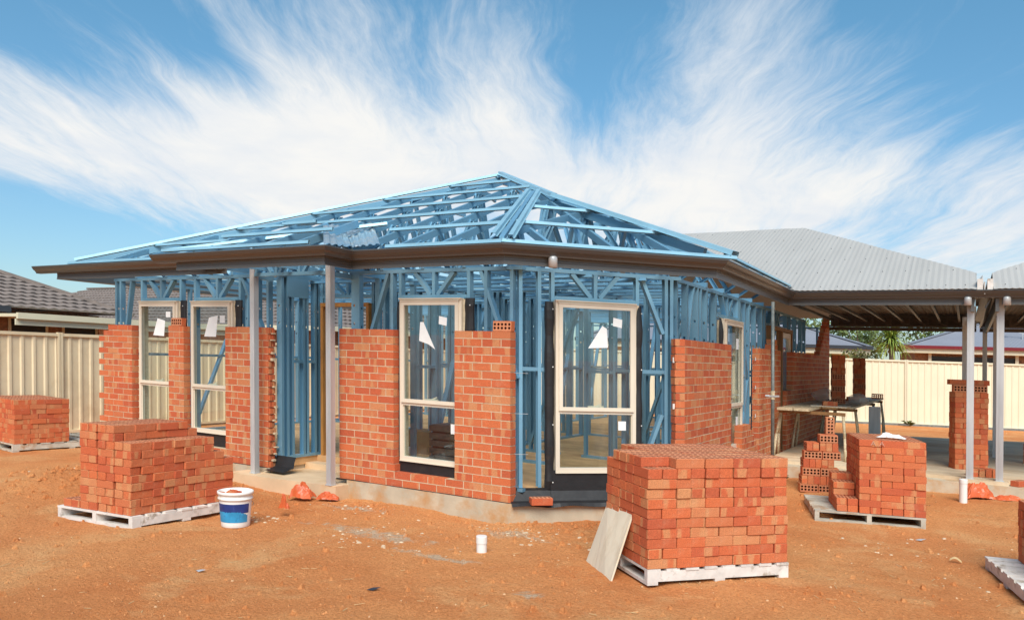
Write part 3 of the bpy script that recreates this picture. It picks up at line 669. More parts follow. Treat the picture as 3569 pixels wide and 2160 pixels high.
frame((-3.52, .86, 0), X, Y_, 1.27, [.0, .06, .90, .98, 1.09, 1.20], lintels=[(.04, .92, 2.24, 1)], plate_gaps=[(.06, .90)], label='entry door frame wall')
INT = [((-2.1, 3.3, 0), X, Y_, 3.3, .47), ((-2.15, 1.05, 0), Y_, X, 5.2, .45), ((-.35, 3.38, 0), Y_, X, 3.0, .45), ((-3.7, 6.4, 0), X, Y_, 4.9, .5), ((-3.66, 2.1, 0), X, Y_, 1.45, .26), ((-3.66, 4.3, 0), X, Y_, 1.5, .33), ((-2.1, 2.2, 0), X, Y_, 1.5, .42), ((-6.9, 7.7, 0), X, Y_, 3.1, .6), ((-.3, 5.2, 0), X, Y_, 1.5, .4), ((-2.0, 9.0, 0), X, Y_, 3.2, .5), ((-3.72, 3.6, 0), Y_, X, 7.4, .75), ((-6.9, 11.9, 0), X, Y_, 8.1, .9), ((-1.4, 6.5, 0), Y_, X, 5.2, .75), ((-6.95, 4.6, 0), X, Y_, 2.2, 1.1)]
rg = random.Random(2)
for p0, u, n, ln, sp_ in INT:
    k = int(ln/sp_); st = [.02+i*(ln-.08)/k for i in range(k+1)]
    if sp_ < .7: st += [st[1]+.09, st[-2]-.08]
    br = []
    if ln > 2: br = [(st[1], .2, st[1]+.85, 2.4), (ln-.3, 2.42, ln-1.05, .3)]
    doors = [(st[2]+.05, st[2]+.05+sp_-.1)] if k > 3 else []
    st = sorted(st)
    nog = [(a+.04, c, 1.34+.03*(i % 2)) for i, (a, c) in enumerate(zip(st, st[1:])) if c-a > .2 and not any(a-.1 < d0 < c+.1 for d0, d1 in doors)]
    frame(p0, u, n, ln, st, noggins=nog, braces=br, z1=2.46, holes=(1.85, 2.05), plate_gaps=doors, sp=1 if rg.random() < .5 else -1, label='partition frame inside the house')
# blue lintel plate over the entry and the little truss beam between the porch posts
m = MB(); m.obox((-3.516, .25, 2.21), (.004, 0, 0), (0, .36, 0), (0, 0, .25)); m.build('beam_plate', BLUE, house)
m = MB(); m.obox((-3.62, -.21, 2.425), (1.24, 0, 0), (0, .05, 0), (0, 0, .042))
for x in (-3.60, -3.25, -2.86, -2.42): m.obox((x, -.208, 2.467), (.035, 0, 0), (0, .046, 0), (0, 0, .15))
for x in (-3.32, -3.18, -2.78): m.bar((x, -.186, 2.467), (x+(.12 if x != -3.32 else -.12), -.186, 2.62), .045, .035, up=(1, 0, 0))
m.build('lintel', BLUE, house)
m = MB(); m.obox((-2.36, -.2, 2.40), (.05, 0, 0), (0, .42, 0), (0, 0, .06)); m.build('lintel', BLUE, house); m = MB(); m.obox((-3.70, -.2, 2.40), (.05, 0, 0), (0, .34, 0), (0, 0, .06)); m.build('lintel', BLUE, house)
# timber door frame of the entry
m = MB(); m.box((-3.475, .80, .1), (-3.43, .91, 2.12)); m.box((-2.665, .80, .1), (-2.62, .91, 2.12)); m.box((-3.475, .795, 2.121), (-2.62, .915, 2.17)); m.build('door_frame', TIMBERO, house)
# side door with window, dark brown timber
m = MB()
for y0, y1 in ((6.21, 6.27), (7.02, 7.10), (7.90, 7.96)): m.box((b-.16, y0, .1), (b-.06, y1, 2.14))
m.box((b-.16, 6.21, 2.141), (b-.055, 7.96, 2.20)); df = m.build('door_frame', BROWNT, house); df['label'] = 'brown timber side door frame'
m = MB()
for y0, y1, z0, z1 in ((7.11, 7.20, .85, 2.13), (7.80, 7.89, .85, 2.13), (7.2, 7.8, 2.04, 2.13), (7.2, 7.8, .85, .95)): m.box((b-.14, y0, z0), (b-.08, y1, z1))
m.build('side_window', WFRAME, df)
m = MB(); m.box((b-.12, 7.205, .955), (b-.116, 7.795, 2.035)); m.build('glass_pane', GLASS, df)
m = MB(); m.box((b-.15, 7.11, .1), (b-.10, 7.89, .84)); m.build('lower_panel', BLACK, df)
# galvanised ties from the brick ends to the studs
for k in (5, 10, 15):
    m = MB(); m.bar((-.01, .08, k*.086+.075), (.10, .20, k*.086+.072), .004, .004); m.build('wall_tie', GALV, house)
for k in (3, 8, 13, 18):
    m = MB(); m.box((b-.055, 5.0, k*.086+.06), (b-.05, 5.03, k*.086+.11)); m.box((b-.055, 4.96, k*.086+.06), (b-.05, 5.0, k*.086+.068)); m.build('wall_tie', WHITEP, house)
for k in (4, 11, 17):
    m = MB(); m.obox(V((b, b, k*.086+.07))-UB*.13-NB*.04, UB*.02, NB*.02, (0, 0, .06)); m.build('wall_tie', WHITEP, house)
# --- windows
def window(p0, u, n, w, zb, zt, zm, stickers, label, rev=.05, timber=True):
    p0, u, n = V(p0), V(u).normalized(), V(n).normalized(); ez = V((0, 0, 1))
    P = lambda x, z, d=0: V((p0.x, p0.y, 0))+u*x+n*d+ez*z
    m = MB(); f = .045; D = .06
    m.obox(P(0, zb, -D), u*f, n*D, ez*(zt-zb)); m.obox(P(w-f, zb, -D), u*f, n*D, ez*(zt-zb))
    m.obox(P(f, zb, -D), u*(w-2*f), n*D, ez*f); m.obox(P(f, zt-f, -D), u*(w-2*f), n*D, ez*f)
    m.obox(P(f, zm-.02, -D), u*(w-2*f), n*(D-.001), ez*.04)
    m.obox(P(-.004, zt-.004, -D+.01), u*(w+.008), n*(D+.008), ez*.012); m.obox(P(.0, zb-.012, -D+.02), u*w, n*(D-.012), ez*.0115)
    m.obox(P(f-.004, zb+f, -.022), u*.012, n*.006, ez*(zm-.02-zb-f)); m.obox(P(w-f-.008, zb+f, -.022), u*.012, n*.006, ez*(zm-.02-zb-f))
    W = m.build('window', WFRAME, house); W['label'] = label
    m = MB(); s = .042; a, c, z0, z1 = f-.012, w-f+.012, zm+.012, zt-f+.016
    m.obox(P(a, z0, .001), u*s, n*.018, ez*(z1-z0)); m.obox(P(c-s, z0, .001), u*s, n*.018, ez*(z1-z0)); m.obox(P(a+s, z0, .001), u*(c-a-2*s), n*.018, ez*s); m.obox(P(a+s, z1-s, .001), u*(c-a-2*s), n*.018, ez*s)
    m.obox(P(a-.006, z1+.001, 0), u*(c-a+.012), n*.026, ez*.010)
    m.build('sash', WFRAME, W)
    m = MB(); m.obox(P(a+s, z0+s, -.010), u*(c-a-2*s), n*.004, ez*(z1-z0-2*s)); m.build('glass_pane', GLASS, W)
    m = MB(); m.obox(P(f+.002, zb+f+.002, -.032), u*(w-2*f-.004), n*.004, ez*(zm-.02-zb-f-.004)); m.build('glass_pane', GLASS, W)
    m = MB(); m.bar(P(w/2-.09, z0+s+.004, -.03), P(w/2+.09, z0+s+.004, -.03), .02, .02); m.bar(P(w/2+.01, z0+s+.01, -.035), P(w/2+.07, z0+s+.035, -.04), .014, .014); m.build('winder', WFRAME, W)
    if timber:
        m = MB(); m.obox(P(-.006, zb+.01, -D-.085), u*.02, n*.084, ez*(zt-zb-.02)); m.obox(P(w-.014, zb+.01, -D-.085), u*.02, n*.084, ez*(zt-zb-.02)); m.obox(P(.02, zt-.03, -D-.085), u*(w-.04), n*.084, ez*.02); m.obox(P(.02, zb+.01, -D-.085), u*(w-.04), n*.084, ez*.02)
        m.obox(P(w+.008, zb+.005, -D+.005), u*.035, n*.03, ez*(zt-zb-.01))
        m.build('reveal', TIMBER, W)
    for pts, d in stickers:
        q = [P(x, z, -.004 if d else -.026) for x, z in pts]; m = MB(); k = len(q)
        vs = q+[p+n*.0012 for p in q]; m.mesh(vs, [tuple(range(k)), tuple(range(2*k-1, k-1, -1))]+[(i, k+i, k+(i+1) % k, (i+1) % k) for i in range(k)]); m.build('paper_sticker', PAPER, W)
    return W
def sq(x0, x1, z1, z0, tilt=0.): return [(x0, z0), (x1, z0-tilt), (x1+tilt*.3, z1-tilt), (x0+tilt*.3, z1)]
wA = window((-1.533, .08, 0), X, -Y_, .86, .30, 2.152, .955, [([(.279, 1.677), (.41, 1.64), (.503, 1.585), (.34, 1.89), (.294, 1.89)], 1), (sq(.553, .66, 1.96, 1.87, .02), 1), (sq(.70, .78, .76, .65), 0)], 'cream window in the front brick wall')
wB = window(V((-.08*r2, .08*r2, 0))+UB*.525, UB, NB, .932, .31, 2.154, .96, [([(.371, 1.656), (.601, 1.669), (.587, 1.874), (.535, 1.905)], 1), (sq(.657, .762, 2.0, 1.91, .02), 1), (sq(.731, .822, .865, .765), 0)], 'cream window with black flashing in the open chamfered corner')
wC = window((b-.08, 3.36, 0), Y_, X, .98, .38, 2.138, .95, [(sq(.62, .75, 1.9, 1.75), 1), (sq(.70, .80, .8, .68), 0)], 'cream window beside the right brick wall')
w1 = window((-6.395, .08, 0), X, -Y_, .875, .30, 2.145, .947, [([(.33, 1.66), (.575, 1.65), (.60, 1.87), (.43, 1.905)], 1), (sq(.62, .72, 2.0, 1.92), 1)], 'cream window behind the far left pier')
w2 = window((-5.227, .08, 0), X, -Y_, .855, .346, 2.14, .947, [([(.28, 1.66), (.52, 1.66), (.56, 1.95), (.38, 1.92)], 1), (sq(.60, .70, 1.95, 1.85), 1), (sq(.77, .80, .72, .58), 0)], 'cream window left of the porch')
# black flashing wrapped round the window jambs, rolled edges and nail heads
def flash(p, u, n, x, w, z0, z1, W, seed, nails=True):
    rg = random.Random(seed); m = MB(); p, u, n = V(p), V(u).normalized(), V(n).normalized(); pr = None; steps = 22
    for i in range(steps+1):
        z = z0+(z1-z0)*i/steps; wob = .012*noise.noise(V((i*.35, seed, 3)))+.006*math.sin(i*1.3+seed); e = .6 if i in (0, steps) else 1
        row = []
        for k in range(8):
            t = math.pi*k/7; row.append(V((p.x, p.y, 0))+u*(x+w/2-(w/2+wob*.7)*math.cos(t))+n*((.045+wob)*math.sin(t)*e)+V((0, 0, z)))
        if pr:
            for k in range(7): m.face([pr[k], pr[k+1], row[k+1], row[k]])
        pr = row
    m.build('flashing', BLACK, W, smooth=True)
    if nails:
        m = MB()
        for z in [z0+.08+(z1-z0-.16)*i/3 for i in range(4)]: c = V((p.x, p.y, 0))+u*(x+w*.75)+n*.045+V((0, 0, z)); m.cyl(c, c+n*.004, .007, n=8)
        m.build('nail_head', WHITEP, W)
pB = V((-.13*r2, .13*r2, 0))
flash(pB, UB, NB, .415, .105, .12, 2.14, wB, 1); flash(pB, UB, NB, 1.455, .09, .12, 2.14, wB, 2)
flash((0, .13, 0), X, -Y_, -.655, .125, .3, 2.16, wA, 3); flash((0, .14, 0), X, -Y_, -1.60, .06, .3, 2.13, wA, 6, False)
flash((0, .13, 0), X, -Y_, -5.50, .13, .3, 2.16, w1, 4); flash((0, .13, 0), X, -Y_, -4.36, .13, .3, 2.16, w2, 5); flash((b-.13, 0, 0), Y_, X, 3.27, .07, .3, 2.14, wC, 7, False)
def sheet(p, u, n, x0, x1, z0, z1, W):
    m = MB(); p, u, n = V(p), V(u).normalized(), V(n).normalized(); K = 10; g = []
    for j in range(4):
        g.append([V((p.x, p.y, 0))+u*(x0+(x1-x0)*i/K)+n*(.006*noise.noise(V((i*.6, j*1.1, 1)))+(.05 if j == 0 else .0))+V((0, 0, z0+(z1-z0)*j/3)) for i in range(K+1)])
    for j in range(3):
        for i in range(K): m.face([g[j][i], g[j][i+1], g[j+1][i+1], g[j+1][i]])
    m.build('flashing', BLACK, W, smooth=True)
sheet((-.09*r2, .09*r2, 0), UB, NB, .47, 1.50, .0, .33, wB); sheet((0, .1, 0), X, -Y_, -1.56, -.6, .0, .31, wA); sheet((0, .1, 0), X, -Y_, -5.28, -4.2, .0, .345, w2); sheet((-.11*r2, .11*r2, 0), UB, NB, .03, .47, .0, .14, wB)
# --- roof: heights of the framing plane
TP = math.tan(R(22.0)); Z0 = 2.63; YE = -.5; XE = 2.05; XW = -7.42
def roof_h(x, y):
    hb = (.46+(y-x)*r2)
    h = min(y-YE, XE-x, x-XW, hb+.02)
    return Z0+TP*h
def truss(p, q, n_seg, label, top=roof_h, zb=2.50, w=.042, web=True, depth=.078, i0=0., i1=0.):
    """p,q plan ends of a truss; top chord follows the roof, bottom chord level, W webs"""
    p, q = V((*p, 0)), V((*q, 0)); d = q-p; L_ = d.length; u = d/L_; side = V((u.y, -u.x, 0))
    N_ = 60; hs = [top(*(p+d*(i/N_)).xy) for i in range(N_+1)]
    # reduce to straight chords at slope changes
    ks = [0]
    for i in range(1, N_):
        if abs((hs[i+1]-hs[i])-(hs[i]-hs[i-1])) > .004: 
            if i-ks[-1] > 1: ks.append(i)
    ks.append(N_)
    pts = [p+d*(k/N_)+V((0, 0, hs[k])) for k in ks]
    if all(pt.z < zb+.12 for pt in pts): return None
    m = MB()
    for a, c in zip(pts, pts[1:]):
        if (c-a).length > .02: m.bar(a-V((0, 0, depth/2+.005)), c-V((0, 0, depth/2+.005)), w, depth)
    t = m.build('roof_truss', BLUE, house)
    m = MB(); m.bar(p+u*i0+V((0, 0, zb+.03)), q-u*i1+V((0, 0, zb+.03)), w, .06); m.build('bottom_chord', BLUE, t)
    if web:
        n = max(2, int(L_/n_seg)); nodes = [L_*i/n for i in range(n+1)]
        H = lambda s: top(*(p+u*s).xy)-depth
        for i in range(n):
            a, c = nodes[i], nodes[i+1]; mid = (a+c)/2
            for s0, s1 in ((mid, a+.03), (mid, c-.03)):
                ht = H(s0)
                if ht-zb < .24: continue
                m = MB(); A_ = p+u*(s0+(-.03 if s1 < s0 else .03))+V((0, 0, ht)); B_ = p+u*s1+V((0, 0, zb+.06))
                channel(m, A_-u*.038, B_-u*.038, u, side, w=.076, f=.04, t=.003); m.build('web', BLUE, t)
    return t
# main trusses run back from the front eave to the rear of the front block
def top_main(x, y): return min(roof_h(x, y), Z0+TP*max(.02, 8.95-y))
for x in [-6.55, -5.85, -5.15, -4.45, -3.75, -3.1, -2.5, -1.85, -1.25, -.68, -.10]:
    truss((x, -.36), (x, 4.75 if x < -1.2 else 3.6), .98, '', top=top_main, i0=.5)
# jack trusses along the right eave
for y in [2.75, 3.55, 4.35, 5.15, 5.95, 6.75]:
    truss((-.95 if y < 4.5 else -2.6, y), (1.78, y), .98, '', top=lambda xx, yy: min(Z0+TP*min(XE-xx, yy-YE), Z0+TP*max(.02, 9.4-yy)), i1=.5)
# chamfer corner trusses
for s in (.35, 1.05, 1.75):
    p = UB*s+NB*.34; q = p-NB*(1.9 if s != 1.05 else 2.8)
    truss(p.xy, q.xy, .8, '', i0=.5)
# --- roof battens (top hat) as single members
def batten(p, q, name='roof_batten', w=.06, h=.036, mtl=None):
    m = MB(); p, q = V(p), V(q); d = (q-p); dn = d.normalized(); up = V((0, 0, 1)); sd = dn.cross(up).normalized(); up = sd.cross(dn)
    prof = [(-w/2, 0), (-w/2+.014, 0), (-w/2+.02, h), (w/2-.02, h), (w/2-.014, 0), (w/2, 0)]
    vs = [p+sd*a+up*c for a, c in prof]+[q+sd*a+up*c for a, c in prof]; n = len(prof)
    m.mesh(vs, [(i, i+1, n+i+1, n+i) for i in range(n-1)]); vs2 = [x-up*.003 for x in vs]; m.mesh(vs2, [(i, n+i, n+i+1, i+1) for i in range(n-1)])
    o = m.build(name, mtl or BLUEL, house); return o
E8 = .006
def onroof(x, y): return V((x, y, roof_h(x, y)+E8))
ys_b = [YE+.05, .42, 1.25, 2.05, 2.85, 3.62, 4.18]
for i, y in enumerate(ys_b):
    h = y-YE; xl = XW+h; 
    # right end at the hip over the chamfer, or the upper hip
    xr = XE-h if y > 2.3 else -(y-.0+.04)/2.414-.02
    if y < 0: xr = .17
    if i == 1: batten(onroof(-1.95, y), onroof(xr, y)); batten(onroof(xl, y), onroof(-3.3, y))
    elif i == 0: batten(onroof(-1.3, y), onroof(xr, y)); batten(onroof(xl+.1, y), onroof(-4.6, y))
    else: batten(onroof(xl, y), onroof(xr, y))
# chamfer plane battens parallel to its eave, and the right plane
def ab(h):   # where the chamfer plane meets its neighbours at height offset h
    y = h+YE; x = y-(h-.48)/r2*1.0
    return x, y
def bc(h):
    x = XE-h; y = x+(h-.48)/r2
    return x, y
for h in (.06, .95, 1.85):
    a, c = ab(h), bc(h); batten(onroof(*a), onroof(*c))
for h in (.20, .95, 1.85, 2.6, 3.3, 4.0, 4.6):
    x = XE-h; y0 = max(bc(h)[1] if h < 2.2 else h+YE, 0); y1 = 4.9+h*.9
    batten(onroof(x, y0), V((x, min(y1, 8.2), Z0+TP*h+E8)))
# hip members: twin battens down the chamfer hip, one down the right hip, one up the left hip
apexB = (XE-2.62, 2.05)
hA0, hA1 = ab(.10), ab(2.75); hB0, hB1 = bc(.08), bc(2.6)
up3 = V((0, 0, .05))
for off in (-.10, .10): batten(onroof(hA0[0]+off, hA0[1])+up3, onroof(hA1[0]+off*.8, hA1[1])+up3, 'hip_batten', .085)
m = MB(); m.bar(onroof(*hA0)+V((0, 0, .0)), onroof(*hA1), .05, .09); m.build('hip_rafter', BLUE, house)
batten(onroof(*hB0)+up3*.6, onroof(-.6, 2.15)+up3*.9, 'hip_batten', .17, .05); m = MB(); m.bar(onroof(*bc(.45))-up3, onroof(-.6, 2.15)-up3, .06, .10); m.build('hip_rafter', BLUE, house)
tp = XE-(XE-XW)/2; ty = YE+(XE-XW)/2
batten(onroof(-.6, 2.15)+up3*.9, onroof(tp, ty)+up3*.9, 'hip_batten', .12, .05)
batten(onroof(XW+.15, YE+.15)+up3*.4, onroof(tp, ty)+up3*.6, 'hip_batten', .085, .04); m = MB(); m.bar(onroof(XW+.1, YE+.1)-up3, onroof(tp, ty)-up3, .06, .10); m.build('hip_rafter', BLUE, house)
batten(onroof(tp-.05, ty+.02)+up3*.9, V((tp-.05, 7.5, Z0+TP*4.7))+up3, 'ridge_batten', .12, .05)
# porch roof: raised hip with zinc valley sheets at its right end
def ph(x, y): return 2.645+TP*(y+.925)
batten((-4.45, -.85, ph(0, -.85)), (-2.30, .80, ph(0, .36)), 'hip_batten', .1); batten((-4.5, -.88, ph(0, -.88)+.01), (-2.0, -.88, ph(0, -.88)+.01))
batten((-4.1, -.3, ph(0, -.3)+.02), (-2.2, -.3, ph(0, -.3)+.02)); batten((-3.6, .25, ph(0, .25)+.02), (-3.0, .25, ph(0, .25)+.02))
for x in (-4.0, -3.5, -2.95, -2.45):
    m = MB(); m.bar((x, -.79, ph(x, -.79)-.06), (x, .4, ph(x, .4)-.06), .04, .085); m.bar((x, -.79, 2.53), (x, .2, 2.53), .04, .06); m.build('rafter', BLUE, house)
m = MB()
def corr(m, A_, B_, C_, D_, n, amp=.02, per=None):
    """sheet between edge A-B (low) and D-C (high), ribbed along its length"""
    A_, B_, C_, D_ = map(V, (A_, B_, C_, D_)); nn = (B_-A_).cross(D_-A_).normalized(); prof = [0, 0, 1, 1]
    k = n*4; lo, hi = [], []
    for i in range(k+1):
        t = i/k; o = nn*amp*prof[i % 4]; lo.append(A_.lerp(B_, t)+o); hi.append(D_.lerp(C_, t)+o)
    for i in range(k): m.face([lo[i], lo[i+1], hi[i+1], hi[i]])
ZINC = mat('zinc_blue_sheet', (.24, .36, .45), .34, .35, .18, 4, stain=(.40, .40, .39), sscale=5, sthr=(.45, .62))
for q, n in (([(-1.74, -.93, 2.65), (-1.80, -.42, 2.685), (-3.44, 1.25, 3.27), (-3.05, .42, 3.16)], 4), ([(-1.80, -.42, 2.69), (-1.40, -.42, 2.70), (-2.985, 1.305, 3.32), (-3.44, 1.25, 3.275)], 4)):
    m = MB(); corr(m, *q, n, .016); m.build('valley_sheet', ZINC, house)
# --- ceiling battens inside
for y in [.75+.45*i for i in range(22)]: batten((-3.6 if y < 3 else -6.8, y, 2.43), (1.2 if y > 1.3 else y-.15, y, 2.43), 'ceiling_batten', .06, .03, BLUE)
# --- fascia and gutter
POLY = [(-5.3, -.425), (-2.228, -.425), (-2.228, 0), (0, 0), (b, b), (b, 5.4755), (4.33, 5.4755)]
POLYL = [(-9.2, 0), (-3.9, 0)]
def offset(poly, e):
    out = []
    for i, p in enumerate(poly):
        p = V((*p, 0)); ns = []
        if i > 0: d = (p-V((*poly[i-1], 0))).normalized(); ns.append(V((d.y, -d.x, 0)))
        if i < len(poly)-1: d = (V((*poly[i+1], 0))-p).normalized(); ns.append(V((d.y, -d.x, 0)))
        n = sum(ns, V()); n = n/len(ns); n = n/(n.length_squared) if len(ns) == 2 else n
        out.append(p+n*e)
    return out
EG, EF, HG, HF = .539, .399, 2.638, 2.448
gprof = [(EG-.012, HG), (EG, HG), (EG+.001, HG-.014), (EG-.006, HG-.022), (EG-.010, HG-.03), (EG-.022, HG-.048), (EG-.048, HG-.068), (EG-.062, HG-.085), (EG-.066, HG-.098), (EG-.074, HG-.102), (EF+.004, HG-.102), (EF+.004, HG-.094), (EG-.08, HG-.094), (EG-.072, HG-.085), (EG-.058, HG-.06), (EG-.030, HG-.04), (EG-.018, HG-.012)]
fprof = [(EF, HG-.01), (EF, HG-.118), (EF-.004, HG-.121), (EF-.004, HG-.127), (EF, HG-.13), (EF, HG-.142), (EF-.004, HG-.145), (EF-.004, HG-.150), (EF, HG-.153), (EF, HG-.172), (EF+.004, HG-.176), (EF+.004, HF), (EF-.02, HF), (EF-.02, HF+.006), (EF-.006, HF+.01), (EF-.012, HG-.01)]
def sweep(poly, prof, name, mtl, clip0=None, clip1=None, parent=house, mir=None):
    rings = [offset(poly, e) for e, z in prof]; objs = []
    for i in range(len(poly)-1):
        m = MB(); n = len(prof); a = [V((rings[k][i].x, rings[k][i].y, prof[k][1])) for k in range(n)]; c = [V((rings[k][i+1].x, rings[k][i+1].y, prof[k][1])) for k in range(n)]
        if i == 0 and clip0 is not None:
            for p in a: p.x = clip0
        if i == len(poly)-2 and clip1 is not None:
            for p in c: p.x = clip1
        if mir is not None:
            for p in a+c: p.x = 2*mir-p.x
        m.mesh(a+c, [(k, (k+1) % n, n+(k+1) % n, n+k) for k in range(n)]+[tuple(range(n-1, -1, -1)), tuple(range(n, 2*n))])
        objs.append(m.build(name, mtl, parent))
    return objs
sweep(POLY, gprof, 'gutter', GUT, -4.637); sweep(POLY, fprof, 'fascia', FAS, -4.30, 4.18)
sweep(POLYL, gprof, 'gutter', GUT, -8.09); sweep(POLYL, fprof, 'fascia', FAS, -7.66)
m = MB(); m.box((-7.68, -.38, HF), (-7.66, 12, HG-.02)); m.box((-7.659, -.38, HF), (-7.50, 12, HF+.012)); m.build('fascia', FAS, house)
m = MB(); m.box((-4.30, -.80, HF), (-4.28, -.30, HG-.02)); m.build('fascia', FAS, house)
# metal outlet caps under the gutter
def pop(c, parent=house):
    m = MB(); c = V(c); m.lathe(c, [(.001, .115), (.03, .114), (.044, .10), (.046, .09), (.046, .0), (.040, -.002), (.040, .02)], 20); m.build('gutter_outlet', GALV, parent, smooth=True)
pop(V((.2285, .2285, 2.438))+NB*(EF+.055)); pop((4.135, 5.4755-EF-.055, 2.438))
# --- porch and carport posts
def post(x, y, z0, z1, s=.075, parent=house, name='porch_post', mtl=GALV, plate=True):
    m = MB(); h = s/2; g = .012
    for a, c in (((-h, -h), (h, -h+g)), ((-h, h-g), (h, h)), ((-h, -h+g+.0002), (-h+g, h-g-.0002)), ((h-g, -h+g+.0002), (h, h-g-.0002))): m.box((x+a[0], y+a[1], z0), (x+c[0], y+c[1], z1))
    m.box((x-h-.002, y-.010, z0), (x-h, y+.010, z1)); m.box((x-.010, y-h-.002, z0), (x+.010, y-h, z1))
    o = m.build(name, mtl, parent)
    if plate: m = MB(); m.box((x-h-.012, y-h-.012, z0-.004), (x+h+.012, y+h+.012, z0+.003)); m.build('base_plate', mtl, o)
    return o
post(-2.342, -.20, -.05, 2.62); post(-3.653, -.18, -.05, 2.62)
post(4.171, 5.27, .1, 2.62, .085, name='carport_post')
post(4.10, 8.6, .1, 2.5, .08, name='carport_post'); post(4.2, 11.6, .1, 2.5, .08, name='carport_post')
# --- corrugated roof of the wing
YI = 4.9365
def wing(parent, mir=None, x_end=4.24):
    F = (lambda x: 2*mir-x) if mir is not None else (lambda x: x)
    zr = lambda y: 2.655+TP*(y-YI)
    m = MB(); x = -1.9; prev = None; st = .019; k = 0
    while x <= x_end:
        y0 = YI-.02 if x > 1.96 else YI+(1.96-x)-.02
        y1 = min(8.8, 8.8-(x-1.41)*1.124)
        a = .0035*math.cos(2*math.pi*x/.076)+(.004 if (k//40) % 2 else 0)
        row = [V((F(x), y0, zr(y0)+a)), V((F(x), y1, zr(y1)+a)), V((F(x), y1, zr(y1)+a-.004)), V((F(x), y0, zr(y0)+a-.004))]
        if prev:
            q = [[prev[i], row[i], row[(i+1) % 4], prev[(i+1) % 4]] for i in range(4)]
            for i, f in enumerate(q):
                f = f if mir is None else f[::-1]
                if i in (0, 2) or True: m.face(f)
        prev = row; x += st; k += 1
    o = m.build('roof_sheet', ROOF, parent)
    m = MB()
    for y in (5.05, 5.75, 6.45, 7.15, 7.85, 8.55):
        x = -1.9+.152*((y*10) % 1)
        while x < x_end-.03:
            y0 = YI if x > 1.96 else YI+(1.96-x); y1 = min(8.8, 8.8-(x-1.41)*1.124)
            if y0+.05 < y < y1-.05: c = V((F(x), y, zr(y)+.010)); m.cyl(c, c+V((0, 0, .008)), .007, .005, n=6)
            x += .304 if y > 5.3 else .228
    tag(m.build('roof_screw', SLATE, parent), kind='stuff')
    # hip side, back slope and underside framing
    m = MB()
    zz = zr(8.8)
    pts = [(1.41, 8.8, zz-.01), (x_end, 8.8-(x_end-1.41)*1.124, zr(8.8-(x_end-1.41)*1.124)-.01), (x_end, 12.2, zr(8.8-(x_end-1.41)*1.124)-.01), (1.41, 12.2, zz-.8)]
    m.face([(F(p[0]), p[1], p[2]) for p in pts]); m.face([(F(-1.9), 8.8, zz-.01), (F(1.41), 8.8, zz-.01), (F(1.41), 13.4, 2.75), (F(-6), 13.4, 2.75)])
    m.build('roof_sheet', ROOF, parent)
    m = MB()
    for i in range(9): c = 4.35-.355*i; m.bar((F(c), YI+.15, 2.62), (F(c), 11.8, 2.62), .04, .05)
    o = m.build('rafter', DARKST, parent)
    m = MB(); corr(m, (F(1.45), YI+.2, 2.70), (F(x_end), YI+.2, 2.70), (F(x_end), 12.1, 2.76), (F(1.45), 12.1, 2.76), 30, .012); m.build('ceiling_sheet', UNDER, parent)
    # truss beam across the back opening
    m = MB(); y = 11.9; m.bar((F(1.42), y, 2.72), (F(4.3), y, 2.72), .05, .04); m.bar((F(1.42), y, 2.50), (F(4.3), y, 2.50), .05, .04); m.box((min(F(1.42), F(4.3)), y+.05, 2.40), (max(F(1.42), F(4.3)), y+.07, 2.478)); 
    for i in range(8):
        xa = 1.6+.36*i; m.bar((F(xa), y, 2.52), (F(xa), y, 2.70), .03, .03, up=(1, 0, 0)); m.bar((F(xa+.04), y, 2.69), (F(xa+.33), y, 2.53), .03, .03, up=(0, 1, 0))
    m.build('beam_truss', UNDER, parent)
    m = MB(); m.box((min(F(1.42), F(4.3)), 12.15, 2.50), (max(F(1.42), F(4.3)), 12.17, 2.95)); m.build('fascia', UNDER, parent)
    m = MB(); xx = F(4.19); m.box((xx-.02, YI+.15, 2.36), (xx+.02, 12, 2.55)); m.build('side_beam', FAS, parent)
    m = MB(); a, c = sorted((F(4.24), F(4.305))); m.box((a, YI+.02, 2.60), (c, 7.4, 2.78)); m.build('box_gutter', PALLET, parent)
wing(house)
# =================================================================== next door carport, mirror image
car2 = thing('carport', 'second carport with grey roof and brown gutter across the box gutter at the right edge', 'carport', (6, 8, 0))
wing(car2, mir=4.33)
P2 = [(4.33, 5.4755), (12.0, 5.4755)]
sweep(P2, gprof, 'gutter', GUT, parent=car2); sweep(P2, fprof, 'fascia', FAS, 4.52, parent=car2)
pop((4.575, 5.4755-EF-.055, 2.438), car2)
post(4.514, 5.30, .1, 2.62, .085, car2, 'carport_post'); post(4.56, 8.7, .1, 2.5, .08, car2, 'carport_post'); post(4.45, 11.7, .1, 2.5, .08, car2, 'carport_post')
m = MB(); m.face([(4.29, YI+.1, 2.64), (4.33, YI+.1, 2.64), (4.33, 7.0, 3.05), (4.29, 7.0, 3.0)]); m.bar((4.325, YI+.02, 2.66), (4.325, 8.0, 2.78), .012, .16); m.build('box_gutter', PALLET, car2)
# twisted gutter end hanging in the gap
m = MB(); m.bar((4.34, 5.02, 2.60), (4.30, 8.5, 2.47), .10, .09, up=(.3, 0, 1)); m.bar((4.38, 5.2, 2.50), (4.36, 8.5, 2.40), .02, .2, up=(.5, 0, 1)); m.build('box_gutter', FAS, car2)
# =================================================================== pallets and bricks
def d2(v): return V((*v, 0)).normalized()
